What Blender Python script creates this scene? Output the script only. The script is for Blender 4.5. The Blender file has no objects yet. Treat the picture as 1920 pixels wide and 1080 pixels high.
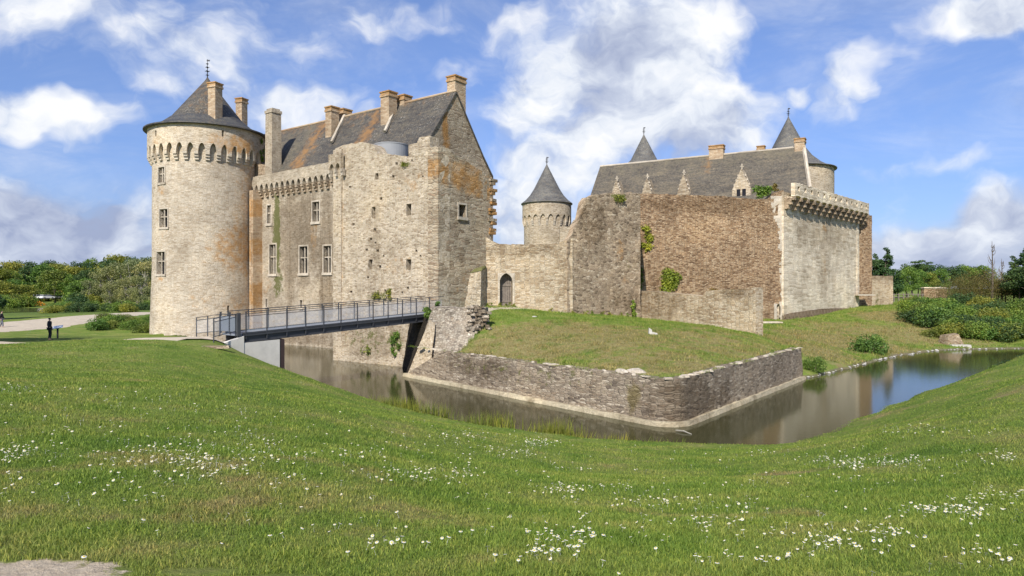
import bpy, bmesh, math, random
import numpy as np
from mathutils import Vector, Matrix, noise as mnoise
random.seed(7); rng = np.random.default_rng(7)
R_ = math.radians
scene = bpy.context.scene
COL = scene.collection
EYE = 5.8; F = 1280.0

# ------------------------------------------------------------ camera
cd = bpy.data.cameras.new("camera"); cam = bpy.data.objects.new("camera", cd); COL.objects.link(cam)
cd.lens = 24; cd.sensor_width = 36; cd.clip_start = 0.1; cd.clip_end = 6000
cam.location = (0, 0, EYE); cam.rotation_euler = (R_(90), 0, 0)
scene.camera = cam
scene.view_settings.view_transform = 'Standard'; scene.view_settings.look = 'None'
scene.view_settings.exposure = 0.32; scene.view_settings.gamma = 1.0
# ------------------------------------------------------------ sun
SUN_AZ = (-0.26, -0.9656)          # horizontal direction towards the sun
SUN_EL = R_(40)
sd = Vector((SUN_AZ[0]*math.cos(SUN_EL), SUN_AZ[1]*math.cos(SUN_EL), math.sin(SUN_EL))).normalized()
sl = bpy.data.lights.new("sun", 'SUN'); sl.energy = 4.9; sl.angle = R_(0.5); sl.color = (1.0, 0.945, 0.865)
so = bpy.data.objects.new("sun", sl); COL.objects.link(so)
so.rotation_euler = sd.to_track_quat('Z', 'Y').to_euler(); so.location = (0, 0, 60)

# ------------------------------------------------------------ node helper
class NT:
    def __init__(s, nt): s.t = nt; s.n = nt.nodes; s.l = nt.links
    def new(s, typ, **kw):
        n = s.n.new(typ)
        for k, v in kw.items(): setattr(n, k, v)
        return n
    def set(s, sock, v):
        if isinstance(v, bpy.types.NodeSocket): s.l.new(v, sock)
        elif isinstance(v, (tuple, list)) and len(v) == 3 and sock.type == 'RGBA': sock.default_value = (*v, 1)
        else: sock.default_value = v
    def math(s, op, a, b=0.0, c=0.0, clamp=False):
        n = s.new('ShaderNodeMath', operation=op, use_clamp=clamp)
        s.set(n.inputs[0], a); s.set(n.inputs[1], b)
        if len(n.inputs) > 2: s.set(n.inputs[2], c)
        return n.outputs[0]
    def vmath(s, op, a, b=(0, 0, 0)):
        n = s.new('ShaderNodeVectorMath', operation=op)
        s.set(n.inputs[0], a); s.set(n.inputs[1], b)
        return n.outputs['Value'] if op in ('LENGTH', 'DOT_PRODUCT') else n.outputs[0]
    def mix(s, f, a, b, mode='MIX'):
        n = s.new('ShaderNodeMix', data_type='RGBA', blend_type=mode)
        s.set(n.inputs[0], f); s.set(n.inputs[6], a); s.set(n.inputs[7], b)
        return n.outputs[2]
    def noise(s, vec, scale, detail=4, rough=0.55, dist=0.0, color=False):
        n = s.new('ShaderNodeTexNoise'); s.set(n.inputs['Vector'], vec)
        n.inputs['Scale'].default_value = scale; n.inputs['Detail'].default_value = detail
        n.inputs['Roughness'].default_value = rough; n.inputs['Distortion'].default_value = dist
        return n.outputs[1 if color else 0]
    def ss(s, v, a, b, lo=0.0, hi=1.0):
        n = s.new('ShaderNodeMapRange', interpolation_type='SMOOTHSTEP')
        s.set(n.inputs[0], v); s.set(n.inputs[1], a); s.set(n.inputs[2], b)
        s.set(n.inputs[3], lo); s.set(n.inputs[4], hi)
        return n.outputs[0]
    def mapping(s, vec, scale=(1, 1, 1), loc=(0, 0, 0)):
        n = s.new('ShaderNodeMapping'); s.set(n.inputs[0], vec)
        n.inputs['Scale'].default_value = scale; n.inputs['Location'].default_value = loc
        return n.outputs[0]
    def ramp(s, f, stops):
        n = s.new('ShaderNodeValToRGB'); s.set(n.inputs[0], f)
        e = n.color_ramp.elements
        while len(e) < len(stops): e.new(0.5)
        for i, (p, c) in enumerate(stops): e[i].position = p; e[i].color = (*c, 1)
        return n.outputs[0]
def new_mat(name, rough=0.85, spec=0.25):
    m = bpy.data.materials.new(name); m.use_nodes = True
    t = NT(m.node_tree); b = m.node_tree.nodes['Principled BSDF']
    b.inputs['Roughness'].default_value = rough
    b.inputs['Specular IOR Level'].default_value = spec
    return m, t, b
def lin(r, g, b):
    f = lambda c: ((c/255+0.055)/1.055)**2.4 if c > 10 else c/255/12.92
    return (f(r), f(g), f(b))

# ------------------------------------------------------------ world: nishita sky with clouds
w = bpy.data.worlds.new("World"); scene.world = w; w.use_nodes = True
t = NT(w.node_tree); bg = w.node_tree.nodes['Background']
sky = t.new('ShaderNodeTexSky', sky_type='NISHITA'); sky.sun_disc = False
sky.sun_elevation = SUN_EL; sky.sun_rotation = math.atan2(SUN_AZ[0], SUN_AZ[1])
sky.altitude = 0; sky.air_density = 1.0; sky.dust_density = 0.3; sky.ozone_density = 4.0
tc = t.new('ShaderNodeTexCoord'); dirv = t.vmath('NORMALIZE', tc.outputs['Generated'])
sx = t.new('ShaderNodeSeparateXYZ'); t.set(sx.inputs[0], dirv)
az = t.math('ARCTAN2', sx.outputs[0], sx.outputs[1]); el = t.math('ARCSINE', sx.outputs[2])
cx = t.new('ShaderNodeCombineXYZ'); t.set(cx.inputs[0], az); t.set(cx.inputs[1], el)
AE = cx.outputs[0]
warp = t.vmath('SCALE', t.vmath('SUBTRACT', t.noise(AE, 5.0, 4, 0.6, color=True), (0.5, 0.5, 0.5)))
warp.node.inputs['Scale'].default_value = 0.16
AEW = t.vmath('ADD', AE, warp)
def azel(px, py):
    a = math.atan((px-960)/F); return a, math.atan((540-py)/F*math.cos(a))
CL = [  # cloud banks: centre, radii (photo pixels), strength
 (1180, 120, 230, 150, 1.0), (1330, 60, 110, 90, 0.9), (1300, 215, 170, 90, 1.0), (1080, 300, 160, 90, 0.85), (1010, 230, 120, 90, 0.75), (960, 400, 130, 90, 0.8),
 (1150, 250, 160, 70, 0.9), (1390, 240, 90, 50, 0.8), (1000, 60, 90, 70, 0.5),
 (380, 90, 200, 90, 0.56), (180, 20, 190, 50, 0.5), (330, 160, 120, 60, 0.5), (520, 110, 90, 60, 0.36), (560, 215, 90, 50, 0.7), (440, 195, 160, 50, 0.45),
 (80, 210, 170, 38, 0.72), (100, 400, 260, 90, 0.85), (130, 455, 300, 40, 0.85), (290, 400, 80, 60, 0.6),
 (1850, 20, 120, 42, 0.95), (1770, 440, 210, 40, 0.95), (1890, 400, 110, 60, 1.0), (1800, 480, 300, 35, 0.85), (1625, 145, 60, 45, 0.7), (1570, 190, 60, 40, 0.5), (1500, 165, 40, 20, 0.6),
 (860, 140, 60, 35, 0.35), (640, 240, 60, 30, 0.4), (730, 30, 120, 40, 0.35), (1720, 300, 160, 14, 0.2)]
acc = None
for (px, py, rx, ry, s) in CL:
    a, e = azel(px, py)
    d = t.vmath('SUBTRACT', AEW, (a, e, 0))
    d = t.vmath('MULTIPLY', d, (F/rx/1.15*math.cos(a)**-1*1.0, F/ry/1.15, 0))
    v = t.ss(t.vmath('LENGTH', d), 0.25, 1.25, s, 0.0)
    acc = v if acc is None else t.math('MAXIMUM', acc, v)
nz_vec = t.mapping(AEW, (1.0, 1.5, 1.0))
def dens(vec): return t.noise(vec, 7.0, 9, 0.56, 0.0)
n1 = dens(nz_vec)
n2 = dens(t.mapping(nz_vec, (1, 1, 1), (0.030, -0.045, 0)))
base = t.math('ADD', acc, 0.02)
den = t.math('ADD', base, t.math('MULTIPLY', t.math('SUBTRACT', n1, 0.5), 1.9))
cov = t.ss(den, 0.10, 0.88)
wisp = t.ss(t.noise(t.mapping(AE, (1.0, 2.6, 1.0)), 3.2, 7, 0.62, 0.6), 0.42, 0.82, 0, 0.45)
cov = t.math('MAXIMUM', cov, wisp)
lit = t.math('ADD', t.math('MULTIPLY', t.math('SUBTRACT', n1, n2), 2.6), 0.74)
# thick middles of the banks go grey-violet underneath
thick = t.ss(den, 0.85, 1.45)
GREY = [(1150, 90, 130, 110, .26), (1060, 190, 120, 70, .22), (1240, 300, 130, 50, .34), (1180, 180, 120, 60, .16), (110, 410, 260, 90, .34), (90, 235, 120, 25, .22), (240, 90, 200, 40, .12), (480, 150, 90, 50, .16), (1780, 475, 200, 40, .26), (1150, 250, 80, 40, .1), (960, 300, 60, 80, .14), (1340, 180, 60, 40, .14), (430, 30, 140, 30, .2)]
gacc = None
for (px, py, rx, ry, s) in GREY:
    a, e = azel(px, py); d = t.vmath('MULTIPLY', t.vmath('SUBTRACT', AEW, (a, e, 0)), (F/rx, F/ry, 0)); v = t.ss(t.vmath('LENGTH', d), 0.1, 1.4, s, 0.0)
    gacc = v if gacc is None else t.math('MAXIMUM', gacc, v)
shade = t.math('SUBTRACT', t.math('SUBTRACT', lit, gacc), t.math('MULTIPLY', thick, 0.16))
low = t.ss(el, 0.16, 0.03, 0.0, 0.33)
shade = t.math('SUBTRACT', shade, low, clamp=True)
ccol = t.ramp(shade, [(0.0, (3.0, 3.5, 5.0)), (0.40, (4.7, 5.2, 6.4)), (0.70, (6.6, 7.0, 7.7)), (1.0, (8.0, 8.1, 8.3))])
skyc = t.mix(1.0, sky.outputs[0], t.ramp(el, [(0.0, (0.58, 0.62, 0.90)), (0.10, (0.72, 0.76, 1.02)), (0.35, (1.12, 1.08, 1.28)), (0.8, (1.1, 1.1, 1.3))]), 'MULTIPLY')
skyf = t.mix(cov, skyc, ccol)
t.set(bg.inputs[0], skyf); bg.inputs[1].default_value = 0.10

# ------------------------------------------------------------ basic builders
def tag(o, label=None, cat=None, group=None, kind=None):
    if label: o['label'] = label
    if cat: o['category'] = cat
    if group: o['group'] = group
    if kind: o['kind'] = kind
    return o
def empty(name, loc=(0, 0, 0), rz=0.0, **kw):
    o = bpy.data.objects.new(name, None); COL.objects.link(o)
    o.location = loc; o.rotation_euler = (0, 0, rz); o.empty_display_size = 0.3
    return tag(o, **kw)
class MB:
    def __init__(s): s.v = []; s.f = []; s.uv = []; s.m = []; s.mi = []
    def vert(s, p, mask=(0, 0, 0)): s.v.append(tuple(p)); s.m.append(mask); return len(s.v)-1
    def face(s, idx, uvs=None, mi=0): s.f.append(tuple(idx)); s.uv.append(uvs); s.mi.append(mi)
    def poly(s, pts, uvs=None, mi=0, mask=(0, 0, 0)):
        s.face([s.vert(p, mask) for p in pts], uvs, mi)
    def box(s, c, sz, rz=0.0, taper=1.0, mi=0, mask=(0, 0, 0), M=None):
        hx, hy, hz = sz[0]/2, sz[1]/2, sz[2]/2; cs, sn = math.cos(rz), math.sin(rz); ids = []
        for z in (-1, 1):
            k = taper if z > 0 else 1.0
            for x, y in ((-1, -1), (1, -1), (1, 1), (-1, 1)):
                X, Y = x*hx*k, y*hy*k
                p = Vector((c[0]+X*cs-Y*sn, c[1]+X*sn+Y*cs, c[2]+z*hz))
                if M: p = M @ p
                ids.append(s.vert(p, mask))
        dims = [(sz[0], sz[2]), (sz[1], sz[2]), (sz[0], sz[2]), (sz[1], sz[2])]
        for i in range(4):
            j = (i+1) % 4; d = dims[i]; off = i*3.7
            s.face([ids[i], ids[j], ids[4+j], ids[4+i]], [(off, c[2]-hz), (off+d[0], c[2]-hz), (off+d[0], c[2]+hz), (off, c[2]+hz)], mi)
        s.face([ids[3], ids[2], ids[1], ids[0]], [(0, 0), (sz[0], 0), (sz[0], sz[1]), (0, sz[1])], mi)
        s.face([ids[4], ids[5], ids[6], ids[7]], [(0, 0), (sz[0], 0), (sz[0], sz[1]), (0, sz[1])], mi)
    def hexa(s, b, tp, mi=0, mask=(0, 0, 0)):   # bottom 4 pts, top 4 pts (same winding, ccw from above)
        ids = [s.vert(p, mask) for p in list(b)+list(tp)]; u = 0.0
        for i in range(4):
            j = (i+1) % 4; L = (Vector(b[i])-Vector(b[j])).length
            s.face([ids[i], ids[j], ids[4+j], ids[4+i]], [(u, b[i][2]), (u+L, b[j][2]), (u+L, tp[j][2]), (u, tp[i][2])], mi); u += L
        s.face([ids[3], ids[2], ids[1], ids[0]], [(b[k][0], b[k][1]) for k in (3, 2, 1, 0)], mi)
        s.face(ids[4:], [(tp[k][0], tp[k][1]) for k in range(4)], mi)
    def tube(s, pts, rad, n=8, mi=0, cap=True):
        rings = []; pts = [Vector(p) for p in pts]
        for i, p in enumerate(pts):
            d = (pts[min(i+1, len(pts)-1)]-pts[max(i-1, 0)]).normalized()
            a = d.orthogonal().normalized() if i == 0 else (ax - d*ax.dot(d)).normalized()
            ax = a; b = d.cross(a); r = rad[i] if isinstance(rad, (list, tuple)) else rad
            rings.append([s.vert(p+(a*math.cos(2*math.pi*k/n)+b*math.sin(2*math.pi*k/n))*r) for k in range(n)])
        for i in range(len(rings)-1):
            for k in range(n):
                s.face([rings[i][k], rings[i][(k+1) % n], rings[i+1][(k+1) % n], rings[i+1][k]], [(k/n, i), ((k+1)/n, i), ((k+1)/n, i+1), (k/n, i+1)], mi)
        if cap: s.face(rings[0][::-1], None, mi); s.face(rings[-1], None, mi)
    def build(s, name, mats, parent=None, smooth=False, merge=True, loc=None, fixn=True):
        me = bpy.data.meshes.new(name); me.from_pydata(s.v, [], s.f)
        uvl = me.uv_layers.new(name='UVMap'); k = 0; flat = []
        for f, uv in zip(s.f, s.uv):
            flat += [c for q in (uv if uv else [(s.v[i][0]+s.v[i][1], s.v[i][2]) for i in f]) for c in q]
        uvl.data.foreach_set('uv', flat)
        ca = me.color_attributes.new('mask', 'FLOAT_COLOR', 'POINT')
        ca.data.foreach_set('color', [c for m in s.m for c in (m[0], m[1], m[2], 1.0)])
        for m in (mats if isinstance(mats, (list, tuple)) else [mats]): me.materials.append(m)
        me.polygons.foreach_set('material_index', s.mi)
        if merge or fixn:
            bm = bmesh.new(); bm.from_mesh(me)
            if merge: bmesh.ops.remove_doubles(bm, verts=bm.verts, dist=1e-4)
            if fixn: bmesh.ops.recalc_face_normals(bm, faces=bm.faces)
            bm.to_mesh(me); bm.free()
        if smooth: me.polygons.foreach_set('use_smooth', [True]*len(me.polygons))
        me.update()
        o = bpy.data.objects.new(name, me); COL.objects.link(o)
        if parent: o.parent = parent
        if loc: o.location = loc
        return o
def copy_tree(o, parent=None):
    c = o.copy(); COL.objects.link(c)
    if parent: c.parent = parent
    for ch in o.children: copy_tree(ch, c)
    return c
def nz(*a): return mnoise.noise(Vector(a))

# a wall surface in (u, v, d): along, height, depth inwards
class Plane:
    def __init__(s, p0, p1, batter=0.0, zb=0.0):
        s.p = Vector((p0[0], p0[1])); e = Vector((p1[0], p1[1]))-s.p; s.L = e.length; s.d = e/s.L
        n = Vector((-s.d.y, s.d.x)); s.n = n if n.dot(s.p+e/2) > 0 else -n; s.b = batter; s.zb = zb
    def __call__(s, u, v, d):
        q = s.p+s.d*u+s.n*(d+s.b*(v-s.zb)); return Vector((q.x, q.y, v))
    def uv(s, px, py):
        r = (px-960)/F; u = (r*s.p.y-s.p.x)/(s.d.x-r*s.d.y); Y = s.p.y+u*s.d.y
        return u, EYE+(540-py)/F*Y
class Cyl:
    def __init__(s, c, R, batter=0.0, zt=0.0): s.c = Vector(c); s.R = R; s.b = batter; s.zt = zt; s.a0 = math.atan2(-c[0], -c[1]); s.L = 2*math.pi*R
    def __call__(s, u, v, d):
        a = s.a0-u/s.R; r = s.R-d+s.b*max(0, s.zt-v)
        return Vector((s.c.x+r*math.sin(a), s.c.y+r*math.cos(a), v))
    def uv(s, px, py):
        r = (px-960)/F; g = Vector((r, 1)); A = g.dot(g); B = -2*g.dot(s.c); C = s.c.dot(s.c)-s.R**2
        D = max(0, B*B-4*A*C); Y = (-B-math.sqrt(D))/(2*A); p = g*Y-s.c
        a = math.atan2(p.x, p.y); u = (s.a0-a+math.pi) % (2*math.pi)-math.pi
        return u*s.R, EYE+(540-py)/F*Y
def lathe(name, cx, cy, prof, mat, parent=None, n=56, smooth=True, jit=0.0):
    mb = MB(); rings = []; s = 0; L = [0]
    for i in range(1, len(prof)): s += math.hypot(prof[i][0]-prof[i-1][0], prof[i][1]-prof[i-1][1]); L.append(s)
    for (r, z) in prof:
        rings.append([mb.vert((cx+r*math.cos(2*math.pi*k/n), cy+r*math.sin(2*math.pi*k/n), z+jit*nz(k*.9, z, cx))) for k in range(n)])
    rm = max(p[0] for p in prof)
    for i in range(len(prof)-1):
        for k in range(n):
            U = 2*math.pi*rm/n
            mb.face([rings[i][k], rings[i][(k+1) % n], rings[i+1][(k+1) % n], rings[i+1][k]], [(k*U, L[i]), ((k+1)*U, L[i]), ((k+1)*U, L[i+1]), (k*U, L[i+1])])
    return mb.build(name, mat, parent, smooth=smooth)

def grid_wall(name, P, u0, u1, bot, top, mat, parent=None, holes=(), T=1.0, du=0.5, dv=0.5, mask=None, jit=0.03, ends=True, closed=False, us_extra=(), back=True, uvo=(0, 0), hd=0.45, voids=()):
    bf = bot if callable(bot) else (lambda u: bot); tf = top if callable(top) else (lambda u: top)
    us = list(np.linspace(u0, u1, max(2, int(math.ceil((u1-u0)/du))+1)))+list(us_extra)
    for h in holes: us += [h[0], h[1]]
    us = sorted(set(round(u, 4) for u in us if u0-1e-6 <= u <= u1+1e-6))
    he = [h[0] for h in holes]+[h[1] for h in holes]
    us = [u for u in us if u in (round(u0, 4), round(u1, 4)) or any(abs(u-round(e, 4)) < 1e-9 for e in he) or u in [round(x, 4) for x in us_extra] or all(abs(u-e) > 0.08 for e in he)]
    bs = [bf(u) for u in us]; ts = [tf(u) for u in us]; lo, hi = min(bs), max(ts)
    vs = list(np.linspace(lo, hi, max(2, int(math.ceil((hi-lo)/dv))+1)))
    vh = [h[2] for h in holes]+[h[3] for h in holes]
    vs = [v for v in vs if all(abs(v-e) > 0.08 for e in vh) or v in (lo, hi)]+vh
    vs = sorted(set(round(v, 4) for v in vs))
    mb = MB(); mk = mask if mask else (lambda u, v: (0, 0, 0))
    def J(u, v, free=True):
        if jit == 0: return 0
        return jit*(nz(u*1.1, v*1.3, 3.1)+0.6*nz(u*3.1, v*3.7, 9.2))*1.3
    idx = {}
    for i, u in enumerate(us):
        for j, v in enumerate(vs):
            vv = min(max(v, bs[i]), ts[i]); idx[i, j] = (mb.vert(P(u, vv, J(u, vv)), mk(u, vv)), vv)
    nu = len(us)
    for i in range(nu-1):
        for j in range(len(vs)-1):
            a, b, c, d = idx[i, j], idx[i+1, j], idx[i+1, j+1], idx[i, j+1]
            if d[1]-a[1] < 1e-4 and c[1]-b[1] < 1e-4: continue
            uc, vc = (us[i]+us[i+1])/2, (vs[j]+vs[j+1])/2
            if any(h[0] < uc < h[1] and h[2] < vc < h[3] for h in holes): continue
            q = [(a, us[i]), (b, us[i+1]), (c, us[i+1]), (d, us[i])]
            q2 = []
            for (p, u) in q:
                if not q2 or (abs(p[1]-q2[-1][0][1]) > 1e-5 or abs(u-q2[-1][1]) > 1e-5): q2.append((p, u))
            if len(q2) > 3 and abs(q2[0][0][1]-q2[-1][0][1]) < 1e-5 and abs(q2[0][1]-q2[-1][1]) < 1e-5: q2.pop()
            if len(q2) < 3: continue
            mb.face([p[0] for p, u in q2], [(u+uvo[0], p[1]+uvo[1]) for p, u in q2])
    for h in holes:     # reveals
        a0, a1, b0, b1 = h[:4]; D = h[4] if len(h) > 4 else hd
        ring = [(a0, b0), (a1, b0), (a1, b1), (a0, b1)]
        for k in range(4):
            (ua, va), (ub, vb) = ring[k], ring[(k+1) % 4]
            mb.poly([P(ua, va, J(ua, va)), P(ub, vb, J(ub, vb)), P(ub, vb, D), P(ua, va, D)], [(ua, va), (ub, vb), (ub+D*.7, vb+D), (ua+D*.7, va+D)])
    Fr = [P(u, ts[i], J(u, ts[i])) for i, u in enumerate(us)]; Bk = [P(u, ts[i], T) for i, u in enumerate(us)]
    Fb = [P(u, bs[i], J(u, bs[i])) for i, u in enumerate(us)]; Bb = [P(u, bs[i], T) for i, u in enumerate(us)]
    for i in range(nu-1):
        u, u2 = us[i], us[i+1]
        mb.poly([Fr[i], Fr[i+1], Bk[i+1], Bk[i]], [(u, ts[i]), (u2, ts[i+1]), (u2, ts[i+1]+T), (u, ts[i]+T)], mask=mk(u, ts[i]))
        mb.poly([Fb[i], Fb[i+1], Bb[i+1], Bb[i]], [(u, 0), (u2, 0), (u2, T), (u, T)])
        if back: mb.poly([Bb[i], Bb[i+1], Bk[i+1], Bk[i]], [(u, bs[i]), (u2, bs[i+1]), (u2, ts[i+1]), (u, ts[i])])
    if ends and not closed:
        for i in (0, nu-1):
            col = [idx[i, j] for j in range(len(vs))]
            for j in range(len(vs)-1):
                if col[j+1][1]-col[j][1] < 1e-4: continue
                va, vb = col[j][1], col[j+1][1]
                mb.poly([P(us[i], va, J(us[i], va)), P(us[i], vb, J(us[i], vb)), P(us[i], vb, T), P(us[i], va, T)], [(0, va), (0, vb), (T, vb), (T, va)], mask=mk(us[i], va))
    o = mb.build(name, mat, parent); o.data.polygons.foreach_set('use_smooth', [True]*len(o.data.polygons)); o.data.set_sharp_from_angle(angle=0.6); return o
def ubox(mb, P, u0, u1, v0, v1, d0, d1, mi=0):
    b = [P(u0, v0, d0), P(u1, v0, d0), P(u1, v0, d1), P(u0, v0, d1)]; tp = [P(u0, v1, d0), P(u1, v1, d0), P(u1, v1, d1), P(u0, v1, d1)]
    mb.hexa([tuple(x) for x in b], [tuple(x) for x in tp], mi)
def rect(P, px, py, wpx, hpx):
    u0, v0 = P.uv(px-wpx/2, py+hpx/2); u1, v1 = P.uv(px+wpx/2, py-hpx/2); vm = P.uv(px, py)[1]
    h = P.uv(px, py-hpx/2)[1]-P.uv(px, py+hpx/2)[1]
    return (min(u0, u1), max(u0, u1), vm-h/2, vm+h/2)
def window(parent, P, h, cross=True, transom=0.42, surround=0.13, D=0.45, nm='window', mat='glass'):
    u0, u1, v0, v1 = h[:4]
    mb = MB(); mb.poly([P(u0-.02, v0-.02, D-.02), P(u1+.02, v0-.02, D-.02), P(u1+.02, v1+.02, D-.02), P(u0-.02, v1+.02, D-.02)])
    o = mb.build(nm, M[mat], parent)
    f = MB(); s = surround
    if s > 0:
        ubox(f, P, u0-s, u0, v0-s, v1+s, -.05, .12); ubox(f, P, u1, u1+s, v0-s, v1+s, -.05, .12)
        ubox(f, P, u0, u1, v1, v1+s, -.052, .12); ubox(f, P, u0-s*1.2, u1+s*1.2, v0-s*1.6, v0-.002, -.12, .12)
    if cross:
        c = (u0+u1)/2; z = v0+(v1-v0)*(1-transom)
        ubox(f, P, c-.05, c+.05, v0, v1, .10, .24); ubox(f, P, u0, u1, z-.05, z+.05, .105, .235)
    if s > 0 or cross: f.build('frame', M['ashlar'], o)
    return o
def blob_mask(lst):
    """list of (channel, u, v, ru, rv, strength)"""
    def f(u, v):
        m = [0.0, 0.0, 0.0]
        for (c, a, b, ru, rv, s) in lst:
            d = ((u-a)/ru)**2+((v-b)/rv)**2
            if d < 1: m[c] = max(m[c], s*(1-d)**0.5)
        return tuple(m)
    return f
def mpx(P, lst): # same, centre and radii in photo pixels
    out = []
    for (c, px, py, rx, ry, s) in lst:
        h = rect(P, px, py, rx*2, ry*2); u, v = (h[0]+h[1])/2, (h[2]+h[3])/2
        out.append((c, u, v, max(.1, (h[1]-h[0])/2), max(.1, (h[3]-h[2])/2), s))
    return blob_mask(out)

# ------------------------------------------------------------ materials
M = {}
def stone(name, cols, mortar, su=2.6, sv=6.5, ua=1.0, gain=(1.04, 1.005, 0.965), streak=0.0, rubble=0.0, lichen=(0.42, 0.20, 0.045), stain=0.35, bump=0.7, pits=0.5, base_lichen=0.0, base_stain=0.0, moss=(0.115, 0.125, 0.04), dirt=(0.42, 0.38, 0.33)):
    m, t, b = new_mat(name, 0.92, 0.12)
    uv = t.mapping(t.new('ShaderNodeUVMap', uv_map='UVMap').outputs[0], (ua, 1, 1))
    geo = t.new('ShaderNodeNewGeometry').outputs['Position']
    at = t.new('ShaderNodeAttribute', attribute_name='mask'); sp = t.new('ShaderNodeSeparateColor'); t.set(sp.inputs[0], at.outputs[0])
    wv = t.vmath('SCALE', t.vmath('SUBTRACT', t.noise(uv, 1.7, 3, 0.6, color=True), (.5, .5, .5))); wv.node.inputs['Scale'].default_value = 0.16+rubble*0.35
    uvd = t.vmath('ADD', uv, wv)
    def vor(feature, scale, sc3):
        n = t.new('ShaderNodeTexVoronoi', feature=feature, voronoi_dimensions='2D'); t.set(n.inputs['Vector'], t.mapping(uvd, sc3)); n.inputs['Scale'].default_value = scale
        n.inputs['Randomness'].default_value = 0.75+rubble*.25
        return n
    v1 = vor('F1', 1.0, (su, sv, 1)); v2 = vor('DISTANCE_TO_EDGE', 1.0, (su, sv, 1))
    rnd = t.new('ShaderNodeSeparateColor'); t.set(rnd.inputs[0], v1.outputs['Color'])
    stones = t.ramp(rnd.outputs[0], [(i/(len(cols)-1), c) for i, c in enumerate(cols)])
    fine = t.noise(uv, 9.0, 5, 0.7)
    stones = t.mix(0.65, stones, t.ramp(fine, [(0.25, (0.30, 0.28, 0.26)), (0.5, (1, 1, 1)), (0.75, (1.55, 1.5, 1.4))]), 'MULTIPLY')
    edge = t.ss(v2.outputs['Distance'], 0.02, 0.14, 1.0, 0.0)
    c = t.mix(t.math('MULTIPLY', edge, 0.75), stones, mortar)
    # broad tone drift
    big = t.noise(geo, 0.22, 5, 0.65)
    c = t.mix(1.0, c, t.ramp(big, [(0.30, (0.70, 0.68, 0.66)), (0.5, (1, 1, 1)), (0.72, (1.22, 1.18, 1.10))]), 'MULTIPLY')
    med = t.noise(geo, 1.3, 5, 0.7)
    c = t.mix(1.0, c, t.ramp(med, [(0.30, (0.83, 0.82, 0.80)), (0.5, (1, 1, 1)), (0.70, (1.13, 1.12, 1.10))]), 'MULTIPLY')
    # rain streaks and stains
    sv_ = t.noise(t.mapping(uv, (1.7, 0.10, 1)), 1.0, 6, 0.65)
    st = t.ss(sv_, 0.42, 0.60)
    sm = t.math('ADD', sp.outputs[1], streak)
    st = t.math('MULTIPLY', st, sm, clamp=True)
    stn = t.ss(t.math('ADD', t.noise(geo, 0.9, 6, 0.7), t.math('MULTIPLY', t.math('ADD', sp.outputs[1], base_stain), 0.42)), 0.60, 0.82)
    st = t.math('MAXIMUM', t.math('MULTIPLY', st, 0.8), t.math('MULTIPLY', stn, stain+0.3))
    c = t.mix(st, c, t.mix(1.0, c, dirt, 'MULTIPLY'))
    # dark pits between stones
    pit = t.ss(t.math('ADD', t.noise(t.mapping(uv, (1, 1.6, 1)), 3.3, 4, 0.75), t.math('MULTIPLY', sp.outputs[1], 0.05)), 0.645, 0.69)
    c = t.mix(t.math('MULTIPLY', pit, pits), c, (0.035, 0.03, 0.025))
    # pale flecks
    fl = t.ss(t.noise(t.mapping(uv, (1, 2.0, 1), (7, 3, 0)), 5.5, 3, 0.7), 0.67, 0.74)
    c = t.mix(t.math('MULTIPLY', fl, 0.5), c, (0.62, 0.59, 0.52))
    ln = t.noise(geo, 1.6, 6, 0.72)
    li = t.ss(t.math('ADD', ln, t.math('MULTIPLY', t.math('ADD', sp.outputs[0], base_lichen), 0.42)), 0.60, 0.95)
    lc = t.mix(t.noise(geo, 5, 3, 0.6), lichen, (lichen[0]*1.25, lichen[1]*1.5, lichen[2]*1.6))
    c = t.mix(t.math('MULTIPLY', li, 0.72), c, t.mix(0.55, lc, t.mix(1.0, t.mix(1.0, c, (1.9, 1.9, 1.9), 'MULTIPLY'), lc, 'MULTIPLY')))
    mo = t.ss(t.math('ADD', t.noise(geo, 2.3, 6, 0.75), t.math('MULTIPLY', sp.outputs[2], 0.42)), 0.66, 0.80)
    c = t.mix(t.math('MULTIPLY', mo, 0.9), c, moss)
    c = t.mix(1.0, c, gain, 'MULTIPLY')
    t.set(b.inputs['Base Color'], c)
    h = t.math('ADD', t.math('MULTIPLY', edge, -1.0), t.math('MULTIPLY', fine, 1.2))
    h = t.math('ADD', h, t.math('MULTIPLY', rnd.outputs[1], 0.6)); h = t.math('SUBTRACT', h, t.math('MULTIPLY', pit, 2.0))
    bn = t.new('ShaderNodeBump'); bn.inputs['Strength'].default_value = bump; bn.inputs['Distance'].default_value = 0.06
    t.set(bn.inputs['Height'], h); t.set(b.inputs['Normal'], bn.outputs[0])
    return m
CR = [(0.28, 0.22, 0.15), (0.42, 0.355, 0.255), (0.49, 0.425, 0.32), (0.55, 0.49, 0.385), (0.37, 0.30, 0.21)]
M['cream'] = stone('cream rubble stone', CR, (0.50, 0.46, 0.38), 2.8, 8.5, stain=0.15, pits=0.35)
M['tower'] = stone('tower coursed stone', [(0.36, 0.30, 0.22), (0.48, 0.42, 0.33), (0.53, 0.48, 0.39), (0.56, 0.51, 0.42), (0.42, 0.35, 0.26)], (0.47, 0.42, 0.34), 2.8, 9.0, stain=0.1, pits=0.25, bump=0.5)
M['block'] = stone('pale rubble stone', CR, (0.49, 0.45, 0.38), 3.4, 10.0, stain=0.22, pits=0.8, rubble=0.08, bump=0.6)
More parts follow.
